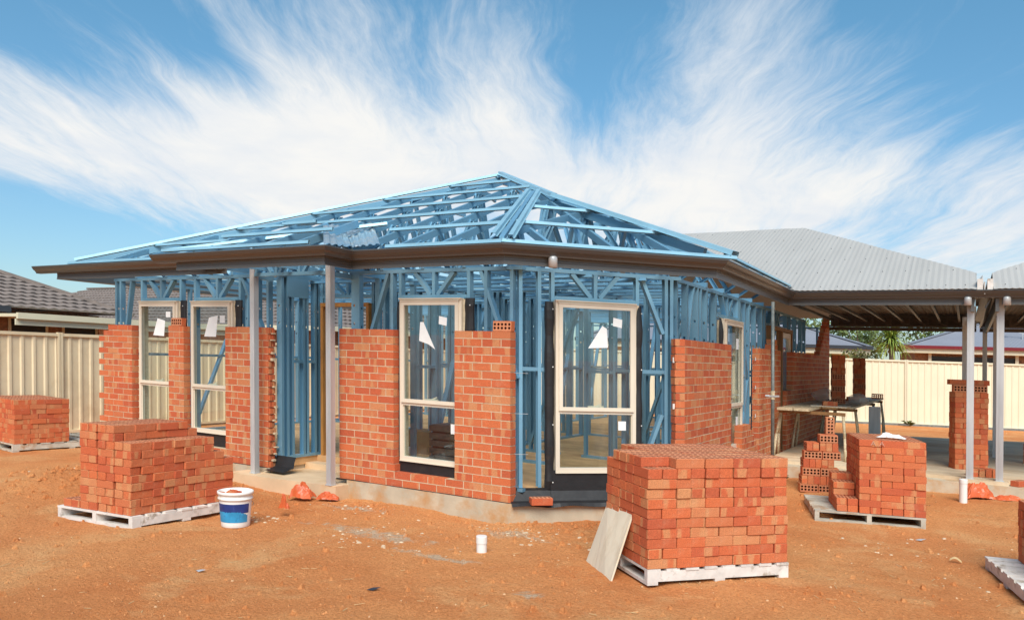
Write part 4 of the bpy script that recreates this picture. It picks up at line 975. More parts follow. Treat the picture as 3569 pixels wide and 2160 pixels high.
# near right pallet
G1 = -.165; fl_, fr_ = V((2.037, -1.405, G1)), V((2.888, -.468, G1)); e1 = (fr_-fl_).normalized(); e2 = V((-e1.y, e1.x, 0)); wid = (fr_-fl_).length
pallet('white painted pallet under the large brick stack, its long side facing the viewer', fl_+V((0, 0, .0)), e1, e2, wid, 1.0, PALLET, along=1, boards=8)
S5, H5, hS = 'SSSSS', 'hhhhhhhhhh', 'hSSSSh'
k1_ = wid/5/.2325*.995; c1_ = .2325*k1_; W1 = 'stack behind the pale board'
o1_ = fl_+V((0, 0, .119))
pallet_stack(o1_, e1, e2, [(S5, 0, 3), (hS, 0, 3), (S5, 0, 3), (hS, 0, 3), (S5, 0, 3), (hS, 0, 3), (S5, 0, 3), ('Shhhhhhhh', 0, 3), (S5, 0, 3), (H5, 0, 3), ('SSSS', 0, 3, c1_)], W1, GRP1, kl=k1_, bands=4, seed=3)
for k in range(6):
    for i in range(1, 5): q_ = o1_+e1*(c1_*(i+.5))+e2*(3*c1_+.062); add_brick((q_.x, q_.y, o1_.z+BH*1.005*k+BH*.5), axes(e1, e2), f"rear brick, {ORD[k]} course, {ORDL[i]} from left, stack behind the pale board", GRP1, False)
pallet_stack(o1_+e1*c1_+V((0, 0, BH*1.005*6)), e1, e2, [('SSSS', 3, 4)]*5, W1, GRP1, kl=k1_, bands=4, seed=4, front_name='rear row', k0=6)
pallet_stack(o1_+e2*.11+V((0, 0, BH*1.005*10)), e1, e2, [('S', 0, 2)], 'corner above the pale board', GRP1, kl=k1_, bands=2, seed=5)
# left pallet
cn = V((-2.64, -2.53, G)); ea = V((-.985, -.115, 0)).normalized(); eb = V((.03, 1, 0)).normalized()
pallet('white weathered pallet under the brick stack left of the bucket', cn, ea*-1*-1, eb, 1.03, 1.16, PALLET, along=2, boards=7)
GRP2 = 'bricks stacked on the pallet left of the bucket'
o2 = cn+ea*.045+eb*.02+V((0, 0, .119))
full2 = lambda t, b0=0, nb=3, x=0.: (t, b0, nb, x)
pallet_stack(o2, eb, ea, [(S5, 0, 4), (hS, 0, 3), (S5, 0, 3), (hS, 0, 3), (S5, 0, 3), (hS, 0, 3), ('SSSSh', 0, 3), ('hSSSh', 0, 3), ('SSSS', 0, 3, .0), ('hSSSh', 1, 3), ('SSSh', 1, 3)], 'stack left of the bucket', GRP2, kl=1.0, bands=3, seed=5, front_name='right face', side_name='left face')
# middle right pallet near the carport
p3 = V((2.626, 2.45, G)); p3r = V((3.745, 2.76, G)); f1 = (p3r-p3).normalized(); f2 = V((-f1.y, f1.x, 0))
pallet('grey worn pallet in front of the carport, half empty on its left', p3, f1, f2, (p3r-p3).length, 1.12, PALLETG, along=2, boards=9)
GRP3 = 'bricks stacked on the grey pallet in front of the carport'
o3 = p3+f1*.475+f2*.03+V((0, 0, .119))
pallet_stack(o3, f1, f2, [('hhhhhh', 0, 4), ('SSS', 0, 4), ('hhShh', 0, 4), ('SSS', 0, 4), ('hhhSh', 0, 4), ('SSS', 0, 4), ('hShhh', 0, 4), ('SSS', 0, 4), ('hSSh', 0, 4), ('SSS', 0, 4), ('SSS', 0, 4)], 'stack on the grey pallet', GRP3, kl=1.0, bands=4, seed=8)
pallet_stack(p3+f1*.24+f2*.05+V((0, 0, .119)), f1, f2, [('hh', 0, 3), ('hh', 0, 3), ('S', 1, 3), ('S', 1, 3), ('S', 2, 3)], 'low heap on the left of the grey pallet', GRP3, kl=1.0, bands=3, seed=9)
# far left pallet by the tan fence
p4 = V((-8.60, -.55, G)); g1 = V((.12, 1, 0)).normalized(); g2 = V((-1, .12, 0)).normalized()
pallet('worn pallet by the tan fence under the low brick stack', p4+g1*-.02, g2, g1, 1.25, 1.75, PALLETG, along=2, boards=9)
GRP4 = 'bricks stacked by the tan fence'
pallet_stack(p4+V((0, 0, .119)), g1, g2, [('SSSh', 0, 5), ('hSSS', 0, 5), ('SSSh', 0, 5), ('hSSS', 0, 5), ('SSSh', 0, 5), ('hSSS', 0, 5), ('SSSh', 0, 5), ('SSSh', 0, 5), ('SSSh', 0, 5)], 'stack by the tan fence', GRP4, kl=1.0, bands=5, seed=10, front_name='right face', side_name='front')
# pallet cut by the right edge
p5 = V((4.28, 1.15, G)); h1 = V((.22, -.975, 0)).normalized(); h2 = V((.975, .22, 0)).normalized()
pallet('pale bare ended pallet cut off by the right edge of the picture', p5, h1, h2, 1.17, 1.2, PALLET, along=1, boards=7)
GRP5 = 'bricks stacked on the pallet at the right edge'
pallet_stack(p5+h2*.24+h1*.04+V((0, 0, .119)), h1, h2, [('SSSS', 0, 3), ('hSSSh', 0, 3), ('SSSS', 0, 3), ('hSSSh', 0, 3), ('SSSS', 0, 3), ('hSSSh', 0, 3), ('SSSS', 0, 3)], 'stack at the right edge', GRP5, kl=1.0, bands=3, seed=12, front_name='left face', side_name='back')
# bricks laid on their sides showing the cores, left of the grey pallet
hs0 = V((2.20, 3.95, -.15)); k1 = V((.94, .34, 0)).normalized(); k2 = V((-k1.y, k1.x, 0)); GRP6 = 'bricks stacked beside the grey pallet with their cores showing'
zq = hs0.z+.01
def cored_row(x0, n, z, y=0., tag_='', grp=GRP6, base=hs0, a=k1, c=k2, seen=True):
    for i in range(n):
        ce = base+a*(x0+(BL+.006)*i+BL/2)+c*(y+BH/2); ce = V((ce.x, ce.y, z+BW/2)); add_brick(ce, (a, V((0, 0, 1)), -c), f"cored brick on its side, {ORDL[i]} from left in {tag_}", grp, seen, bonus=0)
def header_row(x0, n, z, tag_='', grp=GRP6, base=hs0, a=k1, c=k2, w=BH+.003):
    for i in range(n):
        ce = base+a*(x0+w*i+w/2)+c*(BL/2); ce = V((ce.x, ce.y, z+BW/2)); add_brick(ce, (c, V((0, 0, 1)), a), f"brick end on edge, {ORDL[i]} from left in {tag_}", grp)
z = zq
for r_, (t, x0, n) in enumerate([('c', 0, 2), ('h', .02, 6), ('c', .03, 2), ('h', .04, 5), ('c', .05, 2), ('h', .25, 3), ('c', .25, 1)]):
    nm = f"{ORD[r_]} row of the stack left of the grey pallet"
    if t == 'c':
        cored_row(x0, n, z, 0, nm); cored_row(x0, n, z, .085, nm+' behind', seen=False)
    else: header_row(x0, n, z, nm)
    z += BW+.002
ce = hs0+k1*.40+k2*.12; add_brick((ce.x, ce.y, z+BL/2), (V((0, 0, 1)), k1, k2), 'single brick standing on end on top of the stack left of the grey pallet', GRP6)
for i, (dx_, zz_) in enumerate(((.10, zq+5*.112+BW/2), (.18, zq+5*.112+BW/2))): ce = hs0+k1*(dx_+.02)+k2*.1; add_brick((ce.x, ce.y, zz_+.0), (k2, V((0, 0, 1)), k1), f"{'left' if i == 0 else 'right'} of two bricks on edge on the lower step left of the grey pallet", GRP6)
# tall pile on the carport slab
GRP7 = 'bricks in the tall pile behind the carport post'
cs = V((3.98, 6.30, .1)); q1 = V((.93, .36, 0)).normalized(); q2 = V((-q1.y, q1.x, 0))
rows = ['hhhh', 'SS', 'hSh', 'hSh', 'SS', 'hSh', 'SS', 'hSh', 'hSh', 'SS', 'hSh', 'SS', 'hhhh', 'SS', 'hSh']
pallet_stack(cs, q1, q2, [(r_, 0, 1) for r_ in rows], 'tall pile behind the carport post', GRP7, kl=1.0, bands=1, seed=14)
zt = cs.z+BH*1.005*len(rows); cored_row(-.02, 2, zt, .0, 'the row topping the tall carport pile', GRP7, cs, q1, q2)
for i in range(3): ce = cs+q1*(.06+.16*i)+q2*.1; add_brick((ce.x, ce.y, zt+BW+BH/2), (q1, q2, V((0, 0, 1))), f"{ORDL[i]} from left of the bricks lying on top of the tall carport pile", GRP7)
# loose bricks
def lone(c, l, w, h, label, group='loose single bricks about the site'): add_brick(c, axes(l, w, h), label, group, True, bonus=30)
lone((-.107, .045, NC*.086-.01+BW/2), X, (0, 0, 1), -Y_, 'cored brick on its side on top of the front wall at the chamfered corner')
lone((-5.44, .045, NC*.086-.01+BW/2), X, (0, 0, 1), -Y_, 'cored brick on its side on top of the narrow pier between the left windows')
lone((.27, .175, .03), UB, -NB, (0, 0, 1), 'single brick lying on the black strip at the open corner')
for i in range(4): lone((4.20+.08*i, 5.62+.03*i, .1+BW/2), (-.36, .93, 0), (0, 0, 1), (.93, .36, 0), f"{ORDL[i]} from left of the four bricks on edge between the carport posts", 'bricks in the short row between the carport posts')
lone((4.74, 5.30, .056+BH/2), (.5, .86, 0), (.86, -.5, 0), (0, 0, 1), 'single brick on the slab edge right of the carport posts')
for i in range(2): lone((2.0+.13*i, 5.75-.05*i, .1+BH/2), (-.3, .95, 0), (.95, .3, 0), (0, 0, 1), ('left', 'right')[i]+' brick of the pair lying on the carport slab by the table leg')
lone((2.06, 5.73, .1+BH*1.5+.003), (.95, .3, 0), (-.3, .95, 0), (0, 0, 1), 'brick lying across the pair on the carport slab by the table leg')
for i in range(3): lone((5.0+.0*i, 8.15, .1+BW*(i+.5)+.0), (.3, .95, 0), (0, 0, 1), (.95, -.3, 0), f"{('lowest', 'middle', 'topmost')[i]} of three cored bricks piled at the far right of the carport", 'bricks piled at the far right of the carport') 
# =================================================================== trestle table in the carport
t = thing('trestle_table', 'scaffold plank table on bent timber trestles in the carport', 'table', (2.1, 8, .1))
TZ = .845
for i, (x0, x1, ya, yb) in enumerate([(1.53, 1.76, 5.75, 10.2), (1.775, 2.0, 5.8, 10.2), (2.02, 2.24, 7.0, 13.0), (2.255, 2.46, 7.3, 13.0)]):
    m = MB(); m.box((x0, ya, TZ), (x1, yb, TZ+.038), random.random()); m.build('plank', PLANK, t)
rg = random.Random(3)
for y in (6.05, 7.6, 10.6, 12.3):
    m = MB(); m.bar((1.5, y, TZ-.028), (2.5, y, TZ-.028), .05, .05); m.build('trestle_bar', BROWNT, t)
    for x, dx_ in ((1.53, -.08), (2.47, .06)):
        for dy in (-.16, .16):
            m = MB(); p = V((x, y, TZ-.05)); q = V((x+dx_, y+dy, .1)); mid = p.lerp(q, .5)+V((rg.uniform(-.02, .02), rg.uniform(-.01, .01), 0)); m.cyl(p, mid, .024, .02, 8); m.cyl(mid, q, .02, .026, 8); m.build('leg', PLANK, t, smooth=True)
tag((lambda m: (m.box((1.86, 6.82, TZ+.039), (2.42, 7.42, TZ+.053)), m.build('mortar_board', BOARD, None, (2.1, 7.1, TZ)))[1])(MB()), 'grey mortar board at the near end of the trestle table', 'board')
lone((2.14, 7.0, TZ+.054+BH/2), (.95, .3, 0), (-.3, .95, 0), (0, 0, 1), 'brick lying on the mortar board on the trestle table')
for (cx, cy, nm, n) in ((2.10, 8.32, 'near', 9), (2.12, 11.40, 'far', 9)):
    z = TZ+.04; rgq = random.Random(int(cy)); ux = V((.97, .24, 0)); uy = V((-.24, .97, 0)); grp = f"bricks in the {nm} tower on the trestle table"
    for k in range(n):
        if k in (0, 2, 4):
            for j in range(2): ce = V((cx, cy, 0))+uy*(j*.115)+ux*rgq.uniform(-.006, .006); add_brick((ce.x, ce.y, z+BW/2), (ux, V((0, 0, 1)), -uy), f"cored brick on its side, {ORD[k]} layer, {('front', 'back')[j]}, {nm} tower on the trestle table", grp, j == 0)
            z += BW
        elif k in (1, 3, 5):
            for j in range(3): ce = V((cx, cy, 0))+ux*((j-1)*.078)+uy*.08; add_brick((ce.x, ce.y, z+BW/2), (uy, V((0, 0, 1)), ux), f"brick on edge, {ORD[k]} layer, {ORDL[j]} from left, {nm} tower on the trestle table", grp)
            z += BW
        else:
            for j in range(2): ce = V((cx+rgq.uniform(-.01, .01), cy, 0))+ux*((j-.5)*.114)+uy*.08; add_brick((ce.x, ce.y, z+BH/2), (uy, -ux, V((0, 0, 1))), f"flat brick, {ORD[k]} layer, {('left', 'right')[j]}, {nm} tower on the trestle table", grp)
            z += BH
lone((2.40, 12.2, TZ+.04+BW/2), X, (0, 0, 1), -Y_, 'lower cored brick beside the far tower on the trestle table'); lone((2.11, 10.3, TZ+.04+BH/2), X, Y_, (0, 0, 1), 'brick lying between the towers on the trestle table')
# emit the bricks: the 300 nearest in view as things, the rest as one mass
LOOSE.sort(key=lambda q: q[0])
for i, (d, c, ax, lab, grp) in enumerate(LOOSE):
    if i < 300 and d < 900:
        o = bpy.data.objects.new('brick', BMESH[i % 6]); COL.objects.link(o)
        mm_ = Matrix((ax[0], ax[1], ax[0].cross(ax[1]))).transposed().to_4x4(); mm_.translation = LEAN(c); o.matrix_world = mm_@Matrix.Diagonal((1.075, 1.075, 1.0, 1.) if grp == GRP1 else (1., 1., 1., 1.))
        tag(o, lab, 'brick', grp)
    else:
        l, w_, h = ax[0], ax[1], ax[0].cross(ax[1])
        if d < 900:
            me = BMESH[i % 6]; i0 = len(REST.v); REST.v += [c+l*v.co.x+w_*v.co.y+h*v.co.z for v in me.vertices]; rr = random.random(); uvs = me.uv_layers[0].data
            for pg in me.polygons: REST.f.append(tuple(i0+k for k in pg.vertices)); REST.uv.append([tuple(uvs[k].uv) for k in pg.loop_indices]); REST.rnd.append(rr); REST.mi.append(pg.material_index)
        else: REST.obox(c-l*BL/2-w_*BW/2-h*BH/2, l*BL, w_*BW, h*BH, random.random(), random.random()*40)
tag(REST.build('stacked_brick', [BRICK, BED, CORE]), 'remaining red bricks in the rear and far parts of the stacks', 'bricks', kind='stuff')
# chalk letters on the grey pallet stack
m = MB(); oo = o3+V((0, 0, BH*1.005*10+.012))-f2*.008
def stroke(pts):
    for p, q in zip(pts, pts[1:]): m.bar(oo+f1*p[0]+V((0, 0, p[1])), oo+f1*q[0]+V((0, 0, q[1])), .003, .006, up=f2)
for x in (.12, .21): stroke([(x, 0), (x+.025, .05), (x+.05, 0)]); stroke([(x+.012, .02), (x+.04, .02)])
stroke([(.19, .002), (.194, .006)])
tag(m.build('chalk_mark', mat('pale_chalk', (.72, .50, .38), .95), None, tuple(o3)), 'white chalk letters A.A on the top bricks of the grey pallet stack', 'chalk mark')
# =================================================================== small things on the site
def bucket():
    c = V((-2.085, -1.80, G-.005)); t = thing('bucket', 'white plastic bucket with worn blue label full of rubble', 'bucket', c)
    m = MB(); m.lathe(c, [(.001, .0), (.130, 0), (.135, .008), (.137, .045)], 36); m.lathe(c, [(.1535, .255), (.156, .268), (.166, .27), (.166, .285), (.158, .288), (.160, .318), (.171, .32), (.171, .345), (.164, .348), (.158, .345), (.150, .25), (.001, .27)], 36); m.lathe(c, [(.137, .045), (.1535, .255)], 36); m.build('pail', WHITEP, t, smooth=True)
    m = MB(); n = 26
    for a0, a1, z0, z1, mi in ((-2.35, .25, .145, .235, 0), (-2.2, .15, .055, .16, 1)):
        m2 = MB(); pr = None
        for i in range(n+1):
            a = a0+(a1-a0)*i/n; top = z1-(0 if mi == 0 else .02*abs(noise.noise(V((i*.5, 3, 1))))+.045*max(0, (i/n-.75)*3)); row = []
            for z in (z0, top): r_ = .1375+(.153-.137)*(z-.045)/.21+.0012+.0006*mi; row.append(c+V((r_*math.cos(a), r_*math.sin(a), z)))
            if pr: m2.face([pr[0], row[0], row[1], pr[1]])
            pr = row
        m2.build('label', BLUEP if mi == 0 else CYANP, t, smooth=True)
    m = MB()
    a0, a1 = -.35, .9
    pts = [c+V((.168*math.cos(a), .168*math.sin(a), .30-.10*math.sin((a+2.6)*.6))) for a in [(-2.6+5.2*i/20) for i in range(21)]]
    for p, q in zip(pts[12:], pts[13:]): m.cyl(p, q, .0025, n=6)
    m.build('handle', GALVD, t)
    rg = random.Random(4)
    for i in range(7):
        m = MB(); p = c+V((rg.uniform(-.09, .06), rg.uniform(-.09, .06), .275)); a = rg.uniform(0, 3); m.obox(p, (.09*math.cos(a), .09*math.sin(a), .02), (-.05*math.sin(a), .05*math.cos(a), .01), (0, 0, rg.uniform(.015, .035)), rg.random(), i)
        m.build('brick_scrap', BRICK, t)
bucket()
def rumple(cx, cy, z, sx, sy, h, seed, label, name='plastic_scrap', mtl=ORANGE, n=16, rot=0.):
    m = MB(); g = []
    for j in range(n+1):
        row = []
        for i in range(n+1):
            u, v = i/n-.5, j/n-.5; e = 1+.35*noise.noise(V((u*3, v*3, seed))); x = u*sx*e; y = v*sy*e
            zz = h*max(0, .5+.62*noise.noise(V((u*2.6+seed, v*2.6, seed*1.7)))+.22*abs(noise.noise(V((u*8, v*8, seed)))))*(1-(2*u)**4*.85)*(1-(2*v)**4*.85)+.01
            x += .12*sx*noise.noise(V((u*5, v*5, seed+9))); y += .12*sy*noise.noise(V((u*5, v*5, seed+19)))
            row.append(V((cx+x*math.cos(rot)-y*math.sin(rot), cy+x*math.sin(rot)+y*math.cos(rot), z+zz)))
        g.append(row)
    for j in range(n):
        for i in range(n): m.face([g[j][i], g[j][i+1], g[j+1][i+1], g[j+1][i]])
    return tag(m.build(name, mtl, None, (cx, cy, z)), label, 'plastic sheet' if mtl is ORANGE else 'plastic bag')
rumple(-2.56, -.44, G+.01, .27, .18, .24, 3, 'crumpled bright orange plastic sheet standing against the porch slab', rot=.4)
rumple(-2.29, -.30, G+.01, .22, .13, .11, 7, 'smaller folded orange plastic scrap at the porch slab corner', rot=.5)
rumple(-2.0, -1.25, G+.08, .10, .06, .16, 11, 'small upright orange plastic scrap beside the bucket')
rumple(4.27, 4.80, -.10, .36, .2, .22, 5, 'orange plastic sheet behind the white pipe by the carport slab', rot=.5)
rumple(4.60, 4.90, -.10, .3, .14, .09, 8, 'flat orange plastic scrap half buried below the carport posts', rot=.4)
m = MB(); c = V((.402, -1.19, G-.03)); m.lathe(c, [(.046, 0), (.046, .115), (.050, .117), (.050, .175), (.047, .182), (.001, .183)], 28); tag(m.build('pipe_cap', WHITEP, None, c, smooth=False), 'short capped white pipe standing in the open dirt', 'pipe')
m = MB(); c = V((4.098, 4.38, -.15)); m.lathe(c, [(.046, 0), (.046, .285), (.050, .287), (.050, .335), (.046, .34), (.001, .34)], 28); tag(m.build('pipe_cap', WHITEP, None, c), 'tall muddy white pipe in front of the carport slab', 'pipe')
# leaning board with a broken foot and rounded corner
A_, B_, C_, D_ = V((1.30, -.93, G+.01)), V((1.72, -1.40, G-.01)), V((1.835, -1.21, .315)), V((1.50, -.88, .37))
pl = [A_, A_.lerp(B_, .35)+V((0, 0, -.015)), A_.lerp(B_, .42)+V((.0, 0, -.004)), A_.lerp(B_, .6)+V((0, 0, -.03)), B_.lerp(A_, .2)+V((0, 0, .0)), B_, B_.lerp(C_, .9), C_+V((-.003, .0, .0)), C_.lerp(D_, .08)+V((0, 0, .012)), C_.lerp(D_, .9), D_, D_.lerp(A_, .06)]
nn = (B_-A_).cross(D_-A_).normalized(); k = len(pl); m = MB()
m.mesh(pl+[p-nn*.012 for p in pl], [tuple(range(k)), tuple(range(2*k-1, k-1, -1))]+[(i, k+i, k+(i+1) % k, (i+1) % k) for i in range(k)])
tag(m.build('cement_board', BOARD, None, tuple(A_)), 'pale cement board with broken foot leaning against the near brick stack', 'board')
# scaffold pole with clamp
t = thing('scaffold_pole', 'rusty galvanised pole with a clamp standing before the brick wall by the carport', 'pole', (1.62, 5.05, 0))
m = MB(); m.cyl((1.60, 5.10, -.1), (1.60, 5.10, 2.50), .026, n=16); m.build('tube', GALVD, t, smooth=True)
m = MB(); m.cyl((1.60, 5.10, 1.03), (1.60, 5.10, 1.16), .033, n=16); m.build('collar', PLANK, t); m = MB(); m.bar((1.53, 5.07, 1.08), (1.70, 5.08, 1.085), .02, .025); m.cyl((1.50, 5.07, 1.08), (1.56, 5.07, 1.08), .018, n=8); m.build('clamp', GALV, t)
# plastic bags on the table
def bag(c, r, label, seed):
    m = MB(); n = 14; g = []
    for j in range(9):
        t_ = j/8; rr = r*(math.sin(math.pi*(.12+.88*t_))**.7); row = []
        for i in range(n): a = 2*math.pi*i/n; q = 1+.28*noise.noise(V((math.cos(a)*1.7, math.sin(a)*1.7, t_*3+seed))); row.append(V(c)+V((rr*q*math.cos(a)*1.2, rr*q*math.sin(a), (1-t_)*0+t_*r*1.35)))
        g.append(row)
    for j in range(8):
        for i in range(n): m.face([g[j][i], g[j][(i+1) % n], g[j+1][(i+1) % n], g[j+1][i]])
    tag(m.build('plastic_bag', FILM, None, c, smooth=True), label, 'plastic bag')
bag((1.70, 9.4, TZ+.04), .19, 'clear plastic bag on the left planks by the brick wall', 1); bag((2.38, 8.75, TZ+.04), .15, 'clear plastic bag tucked behind the near brick tower', 4)
rumple(3.38, 3.0, .119+G+BH*11.06, .26, .12, .07, 13, 'white crumpled wrap on top of the grey pallet stack', 'plastic_bag', WHITEP)
# blue offcut sheet leaning behind the table
m = MB(); m.obox((2.50, 9.4, .1), (.2, .06, 0), (0, .1, 0), (0, 0, .72)); tag(m.build('metal_offcut', GALV, None, (2.5, 9.4, .1)), 'grey metal offcut standing behind the trestle table', 'metal sheet')
# things inside the house
for i in range(5):
    m = MB(); z0 = .1+.1*i; c = V((-1.75, 1.55, z0))
    m.obox(c+V((-.3, -.2, .012)), (.6, 0, 0), (0, .4, 0), (0, 0, .076)); m.obox(c+V((-.27, -.17, 0)), (.54, 0, 0), (0, .34, 0), (0, 0, .1))
    tag(m.build('cement_bag', BAGM, None, tuple(c)), f"grey brown bag seen through the front window, {('lowest', 'second', 'third', 'fourth', 'topmost')[i]} of its pile", 'cement bag', 'bags piled behind the front window')
m = MB(); m.obox((-3.45, 1.5, .1), (.75, .25, 0), (-.05, .14, 0), (0, 0, .09)); tag(m.build('wrapped_bundle', PAPER, None, (-3.4, 1.5, .1)), 'white wrapped bundle on the floor just inside the entry', 'bundle')
m = MB(); m.box((-2.95, 1.9, .1), (-2.4, 2.3, .42)); tag(m.build('cardboard_box', CARDB, None, (-2.9, 1.9, .1)), 'brown box on the slab inside the entry', 'box')
# green weed tufts
def weed(c, label, seed, h=.12, n=26):
    rg = random.Random(seed); m = MB(); c = V(c)
    for i in range(n):
        a = rg.uniform(0, 6.28); d = V((math.cos(a), math.sin(a), 0)); w = V((-d.y, d.x, 0)); l = rg.uniform(.5, 1)*h; p = c+d*rg.uniform(0, .05)+V((0, 0, rg.uniform(0, h*.5)))
        m.face([p, p+d*l*.5+w*l*.22+V((0, 0, l*.4)), p+d*l+V((0, 0, l*.35)), p+d*l*.5-w*l*.22+V((0, 0, l*.4))], rnd=rg.random())
    tag(m.build('weed', LEAFT, None, c), label, 'weed')
weed((1.78, 4.62, -.12), 'green weed at the carport slab corner behind the near brick stack', 1, .14); weed((2.6, 19.6, -.15), 'small weed at the foot of the cream fence', 2, .2)
# rubble, pebbles, straw: uncountable ground cover
def scatter(name, mtl, n, size, region, seed, flat=.6, label='', dens=None):
    rg = random.Random(seed); m = MB(); cnt = 0; tries = 0
    while cnt < n and tries < n*30:
        tries += 1; x, y = region(rg)
        if dens and rg.random() > dens(x, y): continue
        if y > -.02 and x < b+.05 and -7.3 < x and y > x-.05: continue
        s = size*(.4+rg.random()**3*2.2); z = ground_z(x, y)
        pts = [V((x+s*rg.uniform(.6, 1)*math.cos(a), y+s*rg.uniform(.6, 1)*math.sin(a), z-s*.1)) for a in [i*2*math.pi/5+rg.random() for i in range(5)]]
        top = [p.lerp(V((x, y, z)), .45)+V((0, 0, s*flat*rg.uniform(.6, 1.1)+s*.1)) for p in pts]; i0 = len(m.v); m.v += pts+top
        for i in range(5): m.f.append((i0+i, i0+(i+1) % 5, i0+5+(i+1) % 5, i0+5+i)); m.uv.append([(0, 0)]*4); m.rnd.append(0.); m.mi.append(0)
        m.f.append(tuple(i0+5+i for i in range(5))); m.uv.append([(0, 0)]*5); m.rnd.append(0.); m.mi.append(0); cnt += 1
    tag(m.build(name, mtl, lean=False), label, kind='stuff')
def wedge(rg):
    t_ = rg.random()**1.5; d = 2.6+t_*9; a = R(30.4)+rg.uniform(-.62, .62); return CAMP.x-d*math.sin(a), CAMP.y+d*math.cos(a)
scatter('pebbles', PEBM, 14000, .0052, wedge, 1, .7, 'small orange stones and clods over the dirt', lambda x, y: .25+.75*max(0, .5+noise.noise(V((x*1.2, y*1.2, 4)))))
scatter('dirt_clods', DIRT, 2600, .018, wedge, 2, .8, 'crumbly dirt clods by the slab', lambda x, y: .06+min(1, bump_at(x, y, -3.9, -.85, .7, 1)+bump_at(x, y, -5.2, -1.5, 1.2, 1)+bump_at(x, y, 1., .35, .6, 1)+bump_at(x, y, .2, -.3, .5, .8)+bump_at(x, y, -1.6, -.3, .4, .6)))
scatter('pale_rubble', ROCKM, 420, .014, lambda rg: (lambda c: (c[0]+rg.gauss(0, c[2]), c[1]+rg.gauss(0, c[3])))(rg.choice([(-1.5, -.45, .4, .12), (-.6, -1.1, .5, .25), (.25, -.35, .3, .12), (-.75, -1.55, .3, .12), (-2.2, -1.45, .2, .1), (-5.0, -1.2, .6, .2), (.7, -.4, .4, .3), (3.9, 1.5, .6, .6)])), 3, .22, 'pale mortar crumbs and flakes on the dirt')
scatter('pale_stones', mat('pale_stone', (.60, .36, .19), .95), 700, .0065, wedge, 5, .6, 'pale small stones in the dirt')
m = MB(); rg = random.Random(9)
for i in range(260):
    x, y = wedge(rg); z = ground_z(x, y)+.006; a = rg.uniform(0, 3.14); l = rg.uniform(.02, .09); m.bar((x, y, z), (x+l*math.cos(a), y+l*math.sin(a), z+rg.uniform(0, .008)), .004, .002)
tag(m.build('straw', STRAWM, lean=False), 'bits of dry straw and splinters on the dirt', kind='stuff')
for c, lab, a in (((.366, -2.614), 'dark green plastic scrap lying on the near dirt', .6), ((3.72, 2.04), 'grey plastic scrap on the dirt right of the grey pallet', .2), ((-1.01, -3.04), 'dull green leaf scrap on the dirt at the lower left', .1)):
    z = ground_z(*c)+.008; m = MB(); d = V((math.cos(a), math.sin(a), 0)); w = V((-d.y, d.x, 0)); p = V((*c, z)); m.face([p-d*.05, p+w*.018+V((0, 0, .012)), p+d*.06+V((0, 0, .02)), p-w*.02]); tag(m.build('scrap', SLATE if 'dark' in lab else GALV, None, p), lab, 'scrap')
z = ground_z(4.05, 1.18); m = MB(); pr = None
for i in range(9):
    a = i*.35; q = V((4.0+.012*i, 1.18+.02*math.sin(a), z+.02+.02*math.sin(a*1.3))); row = [q, q+V((.0, .03, .012))]
    if pr: m.face([pr[0], row[0], row[1], pr[1]])
    pr = row
tag(m.build('bark_curl', STRAWM, None, (4.05, 1.18, z)), 'curl of dry bark on the dirt at the right', 'bark')
# =================================================================== fences
def fence(p, q, h, z0, mtl, label, bays=2.36, pitch=.2, side=1, rib=.028, names='panel', pitchf=None):
    p, q = V((*p, z0)), V((*q, z0)); d = q-p; L_ = d.length; u = d/L_; n = V((u.y, -u.x, 0))*side
    t = thing('sheet_fence', label, 'fence', p); k = max(1, round(L_/bays)); w = L_/k; ez = V((0, 0, 1))
    for i in range(k):
        m = MB(); x = .03; pr = None
        pts = []
        while x < w-.03:
            for dx_, o in ((0, 0), (pitch*.60, 0), (pitch*.70, rib), (pitch*.90, rib), (pitch, 0)):
                if x+dx_ <= w-.03: pts.append((x+dx_, o))
            x += pitch
        for (x0, o0), (x1, o1) in zip(pts, pts[1:]):
            if x1-x0 < 1e-4: continue
            A_, B_ = p+u*(i*w+x0)+n*o0, p+u*(i*w+x1)+n*o1; m.face([A_+ez*.06, B_+ez*.06, B_+ez*(h-.04), A_+ez*(h-.04)]); A2, B2 = A_-n*.003, B_-n*.003; m.face([A2+ez*.06, A2+ez*(h-.04), B2+ez*(h-.04), B2+ez*.06])
        pn = m.build('panel', mtl, t)
        m = MB(); m.obox(p+u*(i*w+.03)-n*.02+ez*(h-.06), u*(w-.06), n*.065, ez*.055); m.obox(p+u*(i*w+.03)-n*.012+ez*.02, u*(w-.06), n*.05, ez*.05); m.build('rail', mtl, t)
    for i in range(k+1):
        m = MB(); c = p+u*(i*w); m.obox(c-u*.045-n*.022, u*.04, n*.075, ez*(h+.01)); m.obox(c+u*.005-n*.022, u*.04, n*.075, ez*(h+.01)); m.obox(c-u*.005-n*.0, u*.01, n*.03, ez*h); m.build('post', mtl, t)
    return t
fence((-10.36, -8), (-10.36, 14.86), 1.87, -.2, CREAM, 'tan ribbed sheet metal fence along the left boundary', bays=2.4, pitch=.205, side=1, rib=.022)
bd = V((5.0, 2.0, 0)).normalized()
fence((-10.3, 14.88), (26, 29.3), 2.02, -.15, CREAM2, 'pale cream ribbed sheet metal fence behind the carport', pitch=.19, side=1, rib=.018)
m = MB(); p = V((-10.3, 14.8, -.16)); q = V((26, 29.2, -.16)); m.bar(p, q, .05, .12); tag(m.build('fence_plinth', GALVD, None, p), 'dark grey plinth along the foot of the cream fence', 'plinth')
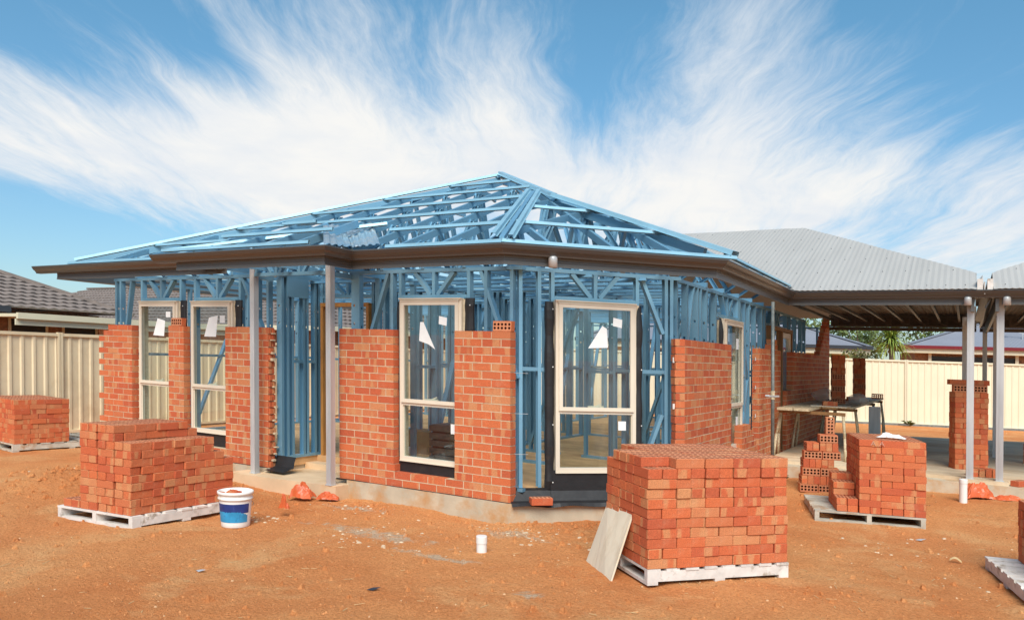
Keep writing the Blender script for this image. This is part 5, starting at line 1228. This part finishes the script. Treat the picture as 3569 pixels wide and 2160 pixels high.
# =================================================================== neighbouring houses
def tri(m, pts, uv=None): m.face(pts)
def tiled_plane(m, A_, B_, C_, D_, rows, step=.03, cols=40, amp=.016):
    """A-B eave, D-C top edge. stepped courses of tiles with rolled profile"""
    A_, B_, C_, D_ = map(V, (A_, B_, C_, D_)); nn = (B_-A_).cross(D_-A_).normalized()
    if nn.z < 0: nn = -nn
    ex = (B_-A_).normalized()
    for r_ in range(rows):
        t0, t1 = r_/rows, (r_+1)/rows; L0, R0, L1, R1 = A_.lerp(D_, t0), B_.lerp(C_, t0), A_.lerp(D_, t1), B_.lerp(C_, t1); W = (R0-L0).length; k = max(2, int(W/.055)); pr = None
        for i in range(k+1):
            s = i/k; lo = L0.lerp(R0, s); x = (lo-A_).dot(ex); hi = lo+(L1-L0)-ex*((L1-L0).dot(ex)); a = amp*math.cos(2*math.pi*(x/.22+.5*(r_ % 2)))
            f = L1.lerp(R1, s); row = [lo+nn*(step+a), lo.lerp(f, 1)+nn*(a*.6), lo-nn*.01]
            if pr: m.face([pr[0], row[0], row[1], pr[1]]); m.face([pr[2], row[2], row[0], pr[0]])
            pr = row
hl = thing('tiled_house', 'brick house with grey brown tiled roof beyond the tan fence at far left', 'house', (-14, 0, -.2))
m = MB(); xe, ze = -12.4, 2.62
Aq, Bq = (xe, 3.95, ze-.45), (xe, -12, ze-.45)
tiled_plane(m, Aq, Bq, (xe-4.2, -7.8, ze+1.35), (xe-4.2, -.25, ze+1.35), 21); m.build('roof', TILE, hl)
m = MB(); tiled_plane(m, (xe-8.4, 3.95, ze-.45), (xe, 3.95, ze-.45), (xe-4.2, -.25, ze+1.35), (xe-4.2, -.25, ze+1.35), 21); m.build('roof', TILE, hl)
m = MB(); m.bar((xe+.02, 3.98, ze-.44), (xe-4.2, -.25, ze+1.40), .16, .07); m.bar((xe-4.2, -.25, ze+1.40), (xe-4.2, -8, ze+1.40), .16, .07); m.build('ridge_tile', TILE, hl)
m = MB(); m.box((xe-8.0, -11.5, -.3), (xe-.55, 3.5, ze-.5)); m.build('wall', RBRICK, hl)
m = MB(); m.box((xe-.05, -12, ze-.56), (xe+.09, 1.3, ze-.44)); m.build('gutter', SLATE, hl); m = MB(); m.box((xe-.5, -12, ze-.60), (xe-.06, 4, ze-.57)); m.build('soffit', GUT, hl)
m = MB(); m.box((xe-.3, 1.0, ze-.66), (xe+.95, 5.9, ze-.60)); m.box((xe+.951, .95, ze-.70), (xe+1.02, 6.0, ze-.585)); m.box((xe+.90, .95, ze-.82), (xe+.94, 6, ze-.701)); m.build('patio_roof', CREAMT, hl)
for y0, y1 in ((-.8, .1), (1.6, 2.3), (2.7, 3.4)):
    m = MB(); m.box((xe-.56, y0, .9), (xe-.53, y1, 1.95)); w = m.build('window', DARK, hl); m = MB(); m.box((xe-.535, y0-.05, .85), (xe-.51, y0, 2.0)); m.box((xe-.535, y1, .85), (xe-.51, y1+.05, 2.0)); m.box((xe-.535, y0, 1.951), (xe-.51, y1, 2.0)); m.build('window_frame', CREAMT, w)
m = MB(); m.cyl((xe-.9, 1.0, ze-.3), (xe-.9, 1.0, ze+.25), .04, n=10); m.build('vent_pipe', GALVD, hl)
h2_ = thing('tiled_house', 'second tiled house whose roof rises behind the blue frame at left', 'house', (-16, 14, -.2))
m = MB(); yy = 9.5; tiled_plane(m, (-34, yy, 2.2), (-11.6, yy, 2.2), (-15.6, yy+4, 3.85), (-30, yy+4, 3.85), 13); tiled_plane(m, (-11.6, yy, 2.2), (-11.6, yy+9, 2.2), (-15.6, yy+5, 3.85), (-15.6, yy+4, 3.85), 13); m.build('roof', TILE, h2_)
m = MB(); m.bar((-11.58, yy-.02, 2.24), (-15.6, yy+4, 3.9), .16, .07); m.bar((-30, yy+4, 3.9), (-15.6, yy+4, 3.9), .16, .07); m.build('ridge_tile', TILE, h2_)
m = MB(); m.box((-33.5, yy+.5, -.3), (-12.1, yy+8.5, 2.1)); m.build('wall', RBRICK, h2_); m = MB(); m.box((-34, yy-.1, 2.08), (-11.5, yy, 2.22)); m.box((-11.6, yy, 2.08), (-11.5, yy+9, 2.22)); m.build('gutter', CREAMT, h2_)
def corr_plane(m, A_, B_, C_, D_, pitch=.15, amp=.012):
    A_, B_, C_, D_ = map(V, (A_, B_, C_, D_)); n = max(3, int((B_-A_).length/pitch)); nn = (B_-A_).cross(D_-A_).normalized(); nn = nn if nn.z > 0 else -nn; pr = None
    for i in range(n*2+1):
        t_ = i/(2*n); o = nn*(amp if i % 2 else 0); row = [A_.lerp(B_, t_)+o, D_.lerp(C_, t_)+o]
        if pr: m.face([pr[0], row[0], row[1], pr[1]])
        pr = row
def metal_house(name, label, o, u, L_, Dp, ze, zr_, roofm, gutm, wallm, run=None):
    o = V((*o, 0)); u = V((*u, 0)).normalized(); v = V((-u.y, u.x, 0)); t = thing(name, label, 'house', tuple(o+V((0, 0, -.2))))
    P = lambda a, c, z: o+u*a+v*c+V((0, 0, z)); r_ = Dp/2 if run is None else run
    m = MB(); corr_plane(m, P(0, 0, ze), P(L_, 0, ze), P(L_-r_, r_, zr_), P(r_, r_, zr_)); corr_plane(m, P(L_, 0, ze), P(L_, Dp, ze), P(L_-r_, Dp-r_, zr_), P(L_-r_, r_, zr_)); corr_plane(m, P(0, Dp, ze), P(0, 0, ze), P(r_, r_, zr_), P(r_, Dp-r_, zr_)); corr_plane(m, P(L_, Dp, ze), P(0, Dp, ze), P(r_, Dp-r_, zr_), P(L_-r_, Dp-r_, zr_)); m.build('roof', roofm, t)
    m = MB()
    for a, c in (((0, 0), (r_, r_)), ((L_, 0), (L_-r_, r_))): m.bar(P(*a, ze+.03), P(*c, zr_+.03), .25, .03)
    m.bar(P(r_, r_, zr_+.03), P(L_-r_, r_, zr_+.03), .25, .03); m.build('ridge_cap', roofm, t)
    m = MB(); prism(m, [tuple(P(a, c, 0).xy) for a, c in ((.5, .5), (L_-.5, .5), (L_-.5, Dp-.5), (.5, Dp-.5))], -.3, ze-.12); m.build('wall', wallm, t)
    m = MB(); m.obox(P(-.08, -.12, ze-.10), u*(L_+.16), v*.12, (0, 0, .13)); m.obox(P(L_+.0, 0, ze-.10), u*.12, v*Dp, (0, 0, .13)); m.obox(P(-.12, 0, ze-.10), u*.12, v*Dp, (0, 0, .13)); m.build('gutter', gutm, t)
    m = MB(); m.obox(P(0, 0, ze-.29), u*L_, v*.03, (0, 0, .19)); m.obox(P(L_-.03, .031, ze-.29), u*.03, v*Dp, (0, 0, .19)); m.obox(P(0, .031, ze-.30), u*(L_-.04), v*.5, (0, 0, .02)); m.build('fascia', CREAMT, t)
    return t, P
hb, Pb = metal_house('metal_roof_house', 'yellow brick house with slate blue hipped metal roof behind the cream fence', (-9.2, 20.9), (1, .40), 11.0, 8, 2.38, 3.55, ROOFB, SLATE, YBRICK, 3.0)
for a in (3, 6.5):
    m = MB(); m.obox(Pb(a, .45, .9), V((1, .4, 0)).normalized()*1.5, V((-.4, 1, 0)).normalized()*.04, (0, 0, 1.1)); m.build('window', DARK, hb)
hr, Pr = metal_house('metal_roof_house', 'house with slate blue metal roof and dark red gutter at the right', (1.75, 30.6), (1, .12), 16, 12, 2.62, 4.4, ROOFB, REDG, RBRICK, 5)
m = MB(); m.obox(Pr(1.0, .3, -.2), V((1, .12, 0)).normalized()*.12, (0, .1, 0), (0, 0, 2.55)); m.obox(Pr(4.2, .3, -.2), V((1, .12, 0)).normalized()*.12, (0, .1, 0), (0, 0, 2.55)); m.build('verandah_post', CREAMT, hr)
m = MB(); m.obox(Pr(1.1, .42, -.2), V((1, .12, 0)).normalized()*3.2, (0, .04, 0), (0, 0, 2.4)); m.build('window', DARK, hr); m = MB(); m.obox(Pr(5.6, .42, .6), V((1, .12, 0)).normalized()*5, (0, .04, 0), (0, 0, 1.6)); m.build('window', DARK, hr)
m = MB(); c = Pr(4.6, 1.2, 3.0); m.cyl(c, c+V((0, 0, .5)), .02, n=8); m.bar(c+V((-.5, 0, .45)), c+V((.3, 0, .2)), .03, .03); m.box(tuple(c+V((-.6, -.05, .35))), tuple(c+V((-.45, .05, .5)))); m.build('service_mast', GALV, hr)
m = MB(); c = Pr(5.6, .8, 2.98); m.bar(c, c+V((1.6, .2, -.45)), .03, .03); m.build('conduit', PALLET, hr)
# =================================================================== plants behind the fences
def leaf_cloud(m, c, rx, ry, rz, n, s, rg, elong=1.6):
    c = V(c)
    for i in range(n):
        while True:
            p = V((rg.uniform(-1, 1), rg.uniform(-1, 1), rg.uniform(-1, 1)))
            if .15 < p.length < 1: break
        k = 1+.28*noise.noise(p*2.2+c); q = c+V((p.x*rx*k, p.y*ry*k, p.z*rz*k)); a = V((rg.gauss(0, 1), rg.gauss(0, 1), rg.gauss(0, 1))).normalized(); d = a.orthogonal().normalized(); l = s*rg.uniform(.5, 1.3)
        m.face([q-a*l*elong/2, q+d*l*.4, q+a*l*elong/2, q-d*l*.4], rnd=min(1, max(0, .5+.8*noise.noise(q*1.1)+rg.uniform(-.25, .25))))
def tree(label, base, h, r, mtl, seed, n=1500, s=.16):
    rg = random.Random(seed); base = V(base); t = thing('tree', label, 'tree', base, 'trees beyond the back fence'); m = MB(); m.cyl(base, base+V((.1, 0, h*.5)), .14, .08, 8)
    cl = []
    for i in range(7):
        a = rg.uniform(0, 6.28); e = base+V((math.cos(a)*r*.6*rg.random(), math.sin(a)*r*.6*rg.random(), h*rg.uniform(.5, .9))); m.cyl(base+V((.08, 0, h*.42)), e, .05, .02, 6); cl.append(e)
    m.build('trunk', TRUNK, t); m = MB()
    for e in cl: leaf_cloud(m, e, r*rg.uniform(.35, .55), r*rg.uniform(.35, .55), h*rg.uniform(.13, .22), n//7, s, rg)
    m.build('crown', mtl, t)
tree('broad yellow green tree behind the palm, beyond the cream fence', (-1.2, 41, -.2), 5.4, 2.6, LEAFT, 1); tree('dark green tree left of the palm, beyond the cream fence', (-3.4, 42, -.2), 5.4, 2.2, LEAFT, 2); tree('grey green sparse tree furthest left beyond the slate blue roof', (-5.2, 44, -.2), 5.2, 1.9, LEAFG, 3, 900); tree('low bright tree right of the palm above the red gutter', (5.5, 48, -.2), 5.6, 3.0, LEAFT, 7)
tree('small green tree right behind the palm trunk', (2.3, 45, -.2), 5.0, 2.0, LEAFT, 9, 900)
tree('distant tree seen between the left windows and the porch', (-24, 24, -.2), 4.8, 2.0, LEAFT, 4)
def palm():
    rg = random.Random(6); c = V((1.62, 26.6, -.2)); t = thing('cabbage_palm', 'spiky green palm with slim trunk behind the cream fence', 'palm tree', c); m = MB(); top = c+V((-.05, 0, 2.85)); mid = c+V((.04, 0, 1.4))
    m.cyl(c, mid, .12, .10, 10); m.cyl(mid, top, .10, .085, 10); m.build('trunk', TRUNK, t); m = MB()
    for i in range(330):
        a = rg.uniform(0, 6.28); el = rg.uniform(-.5, 1.35); d = V((math.cos(a), math.sin(a), 0)); w = V((-d.y, d.x, 0)); L_ = rg.uniform(.75, 1.15); p = top+V((0, 0, rg.uniform(-.12, .18))); q = p; drop = rg.uniform(.35, .9); k = 5; r_ = rg.random()
        for j in range(k):
            th = el-drop*2.0*(j/k)**1.3; nq = q+d*math.cos(th)*L_/k+V((0, 0, math.sin(th)*L_/k)); w0, w1 = .028*(1-(j/k)**2)+.002, .028*(1-((j+1)/k)**2)+.001; m.face([q-w*w0, q+w*w0, nq+w*w1, nq-w*w1], rnd=r_); q = nq
    m.build('crown', LEAFP, t)
palm()
def bush(label, c, rx, ry, rz, seed, n=1300, s=.085):
    rg = random.Random(seed); t = thing('hedge_bush', label, 'bush', c, 'clipped bushes behind the cream fence'); m = MB(); m.cyl(V(c), V(c)+V((0, 0, rz)), .05, .03, 6); m.build('stem', TRUNK, t); m = MB(); leaf_cloud(m, V(c)+V((0, 0, rz*1.0)), rx, ry, rz, n, s, rg); m.build('foliage', LEAFH, t)
bush('olive brown rounded bush just left of the palm trunk', (.95, 21.6, .7), .75, .6, .78, 1); bush('lower olive bush at the end of the yellow brick house', (.0, 20.6, .8), .6, .5, .62, 2); bush('thin olive bush right of the palm trunk', (1.8, 21.9, .8), .5, .4, .45, 3, 600)
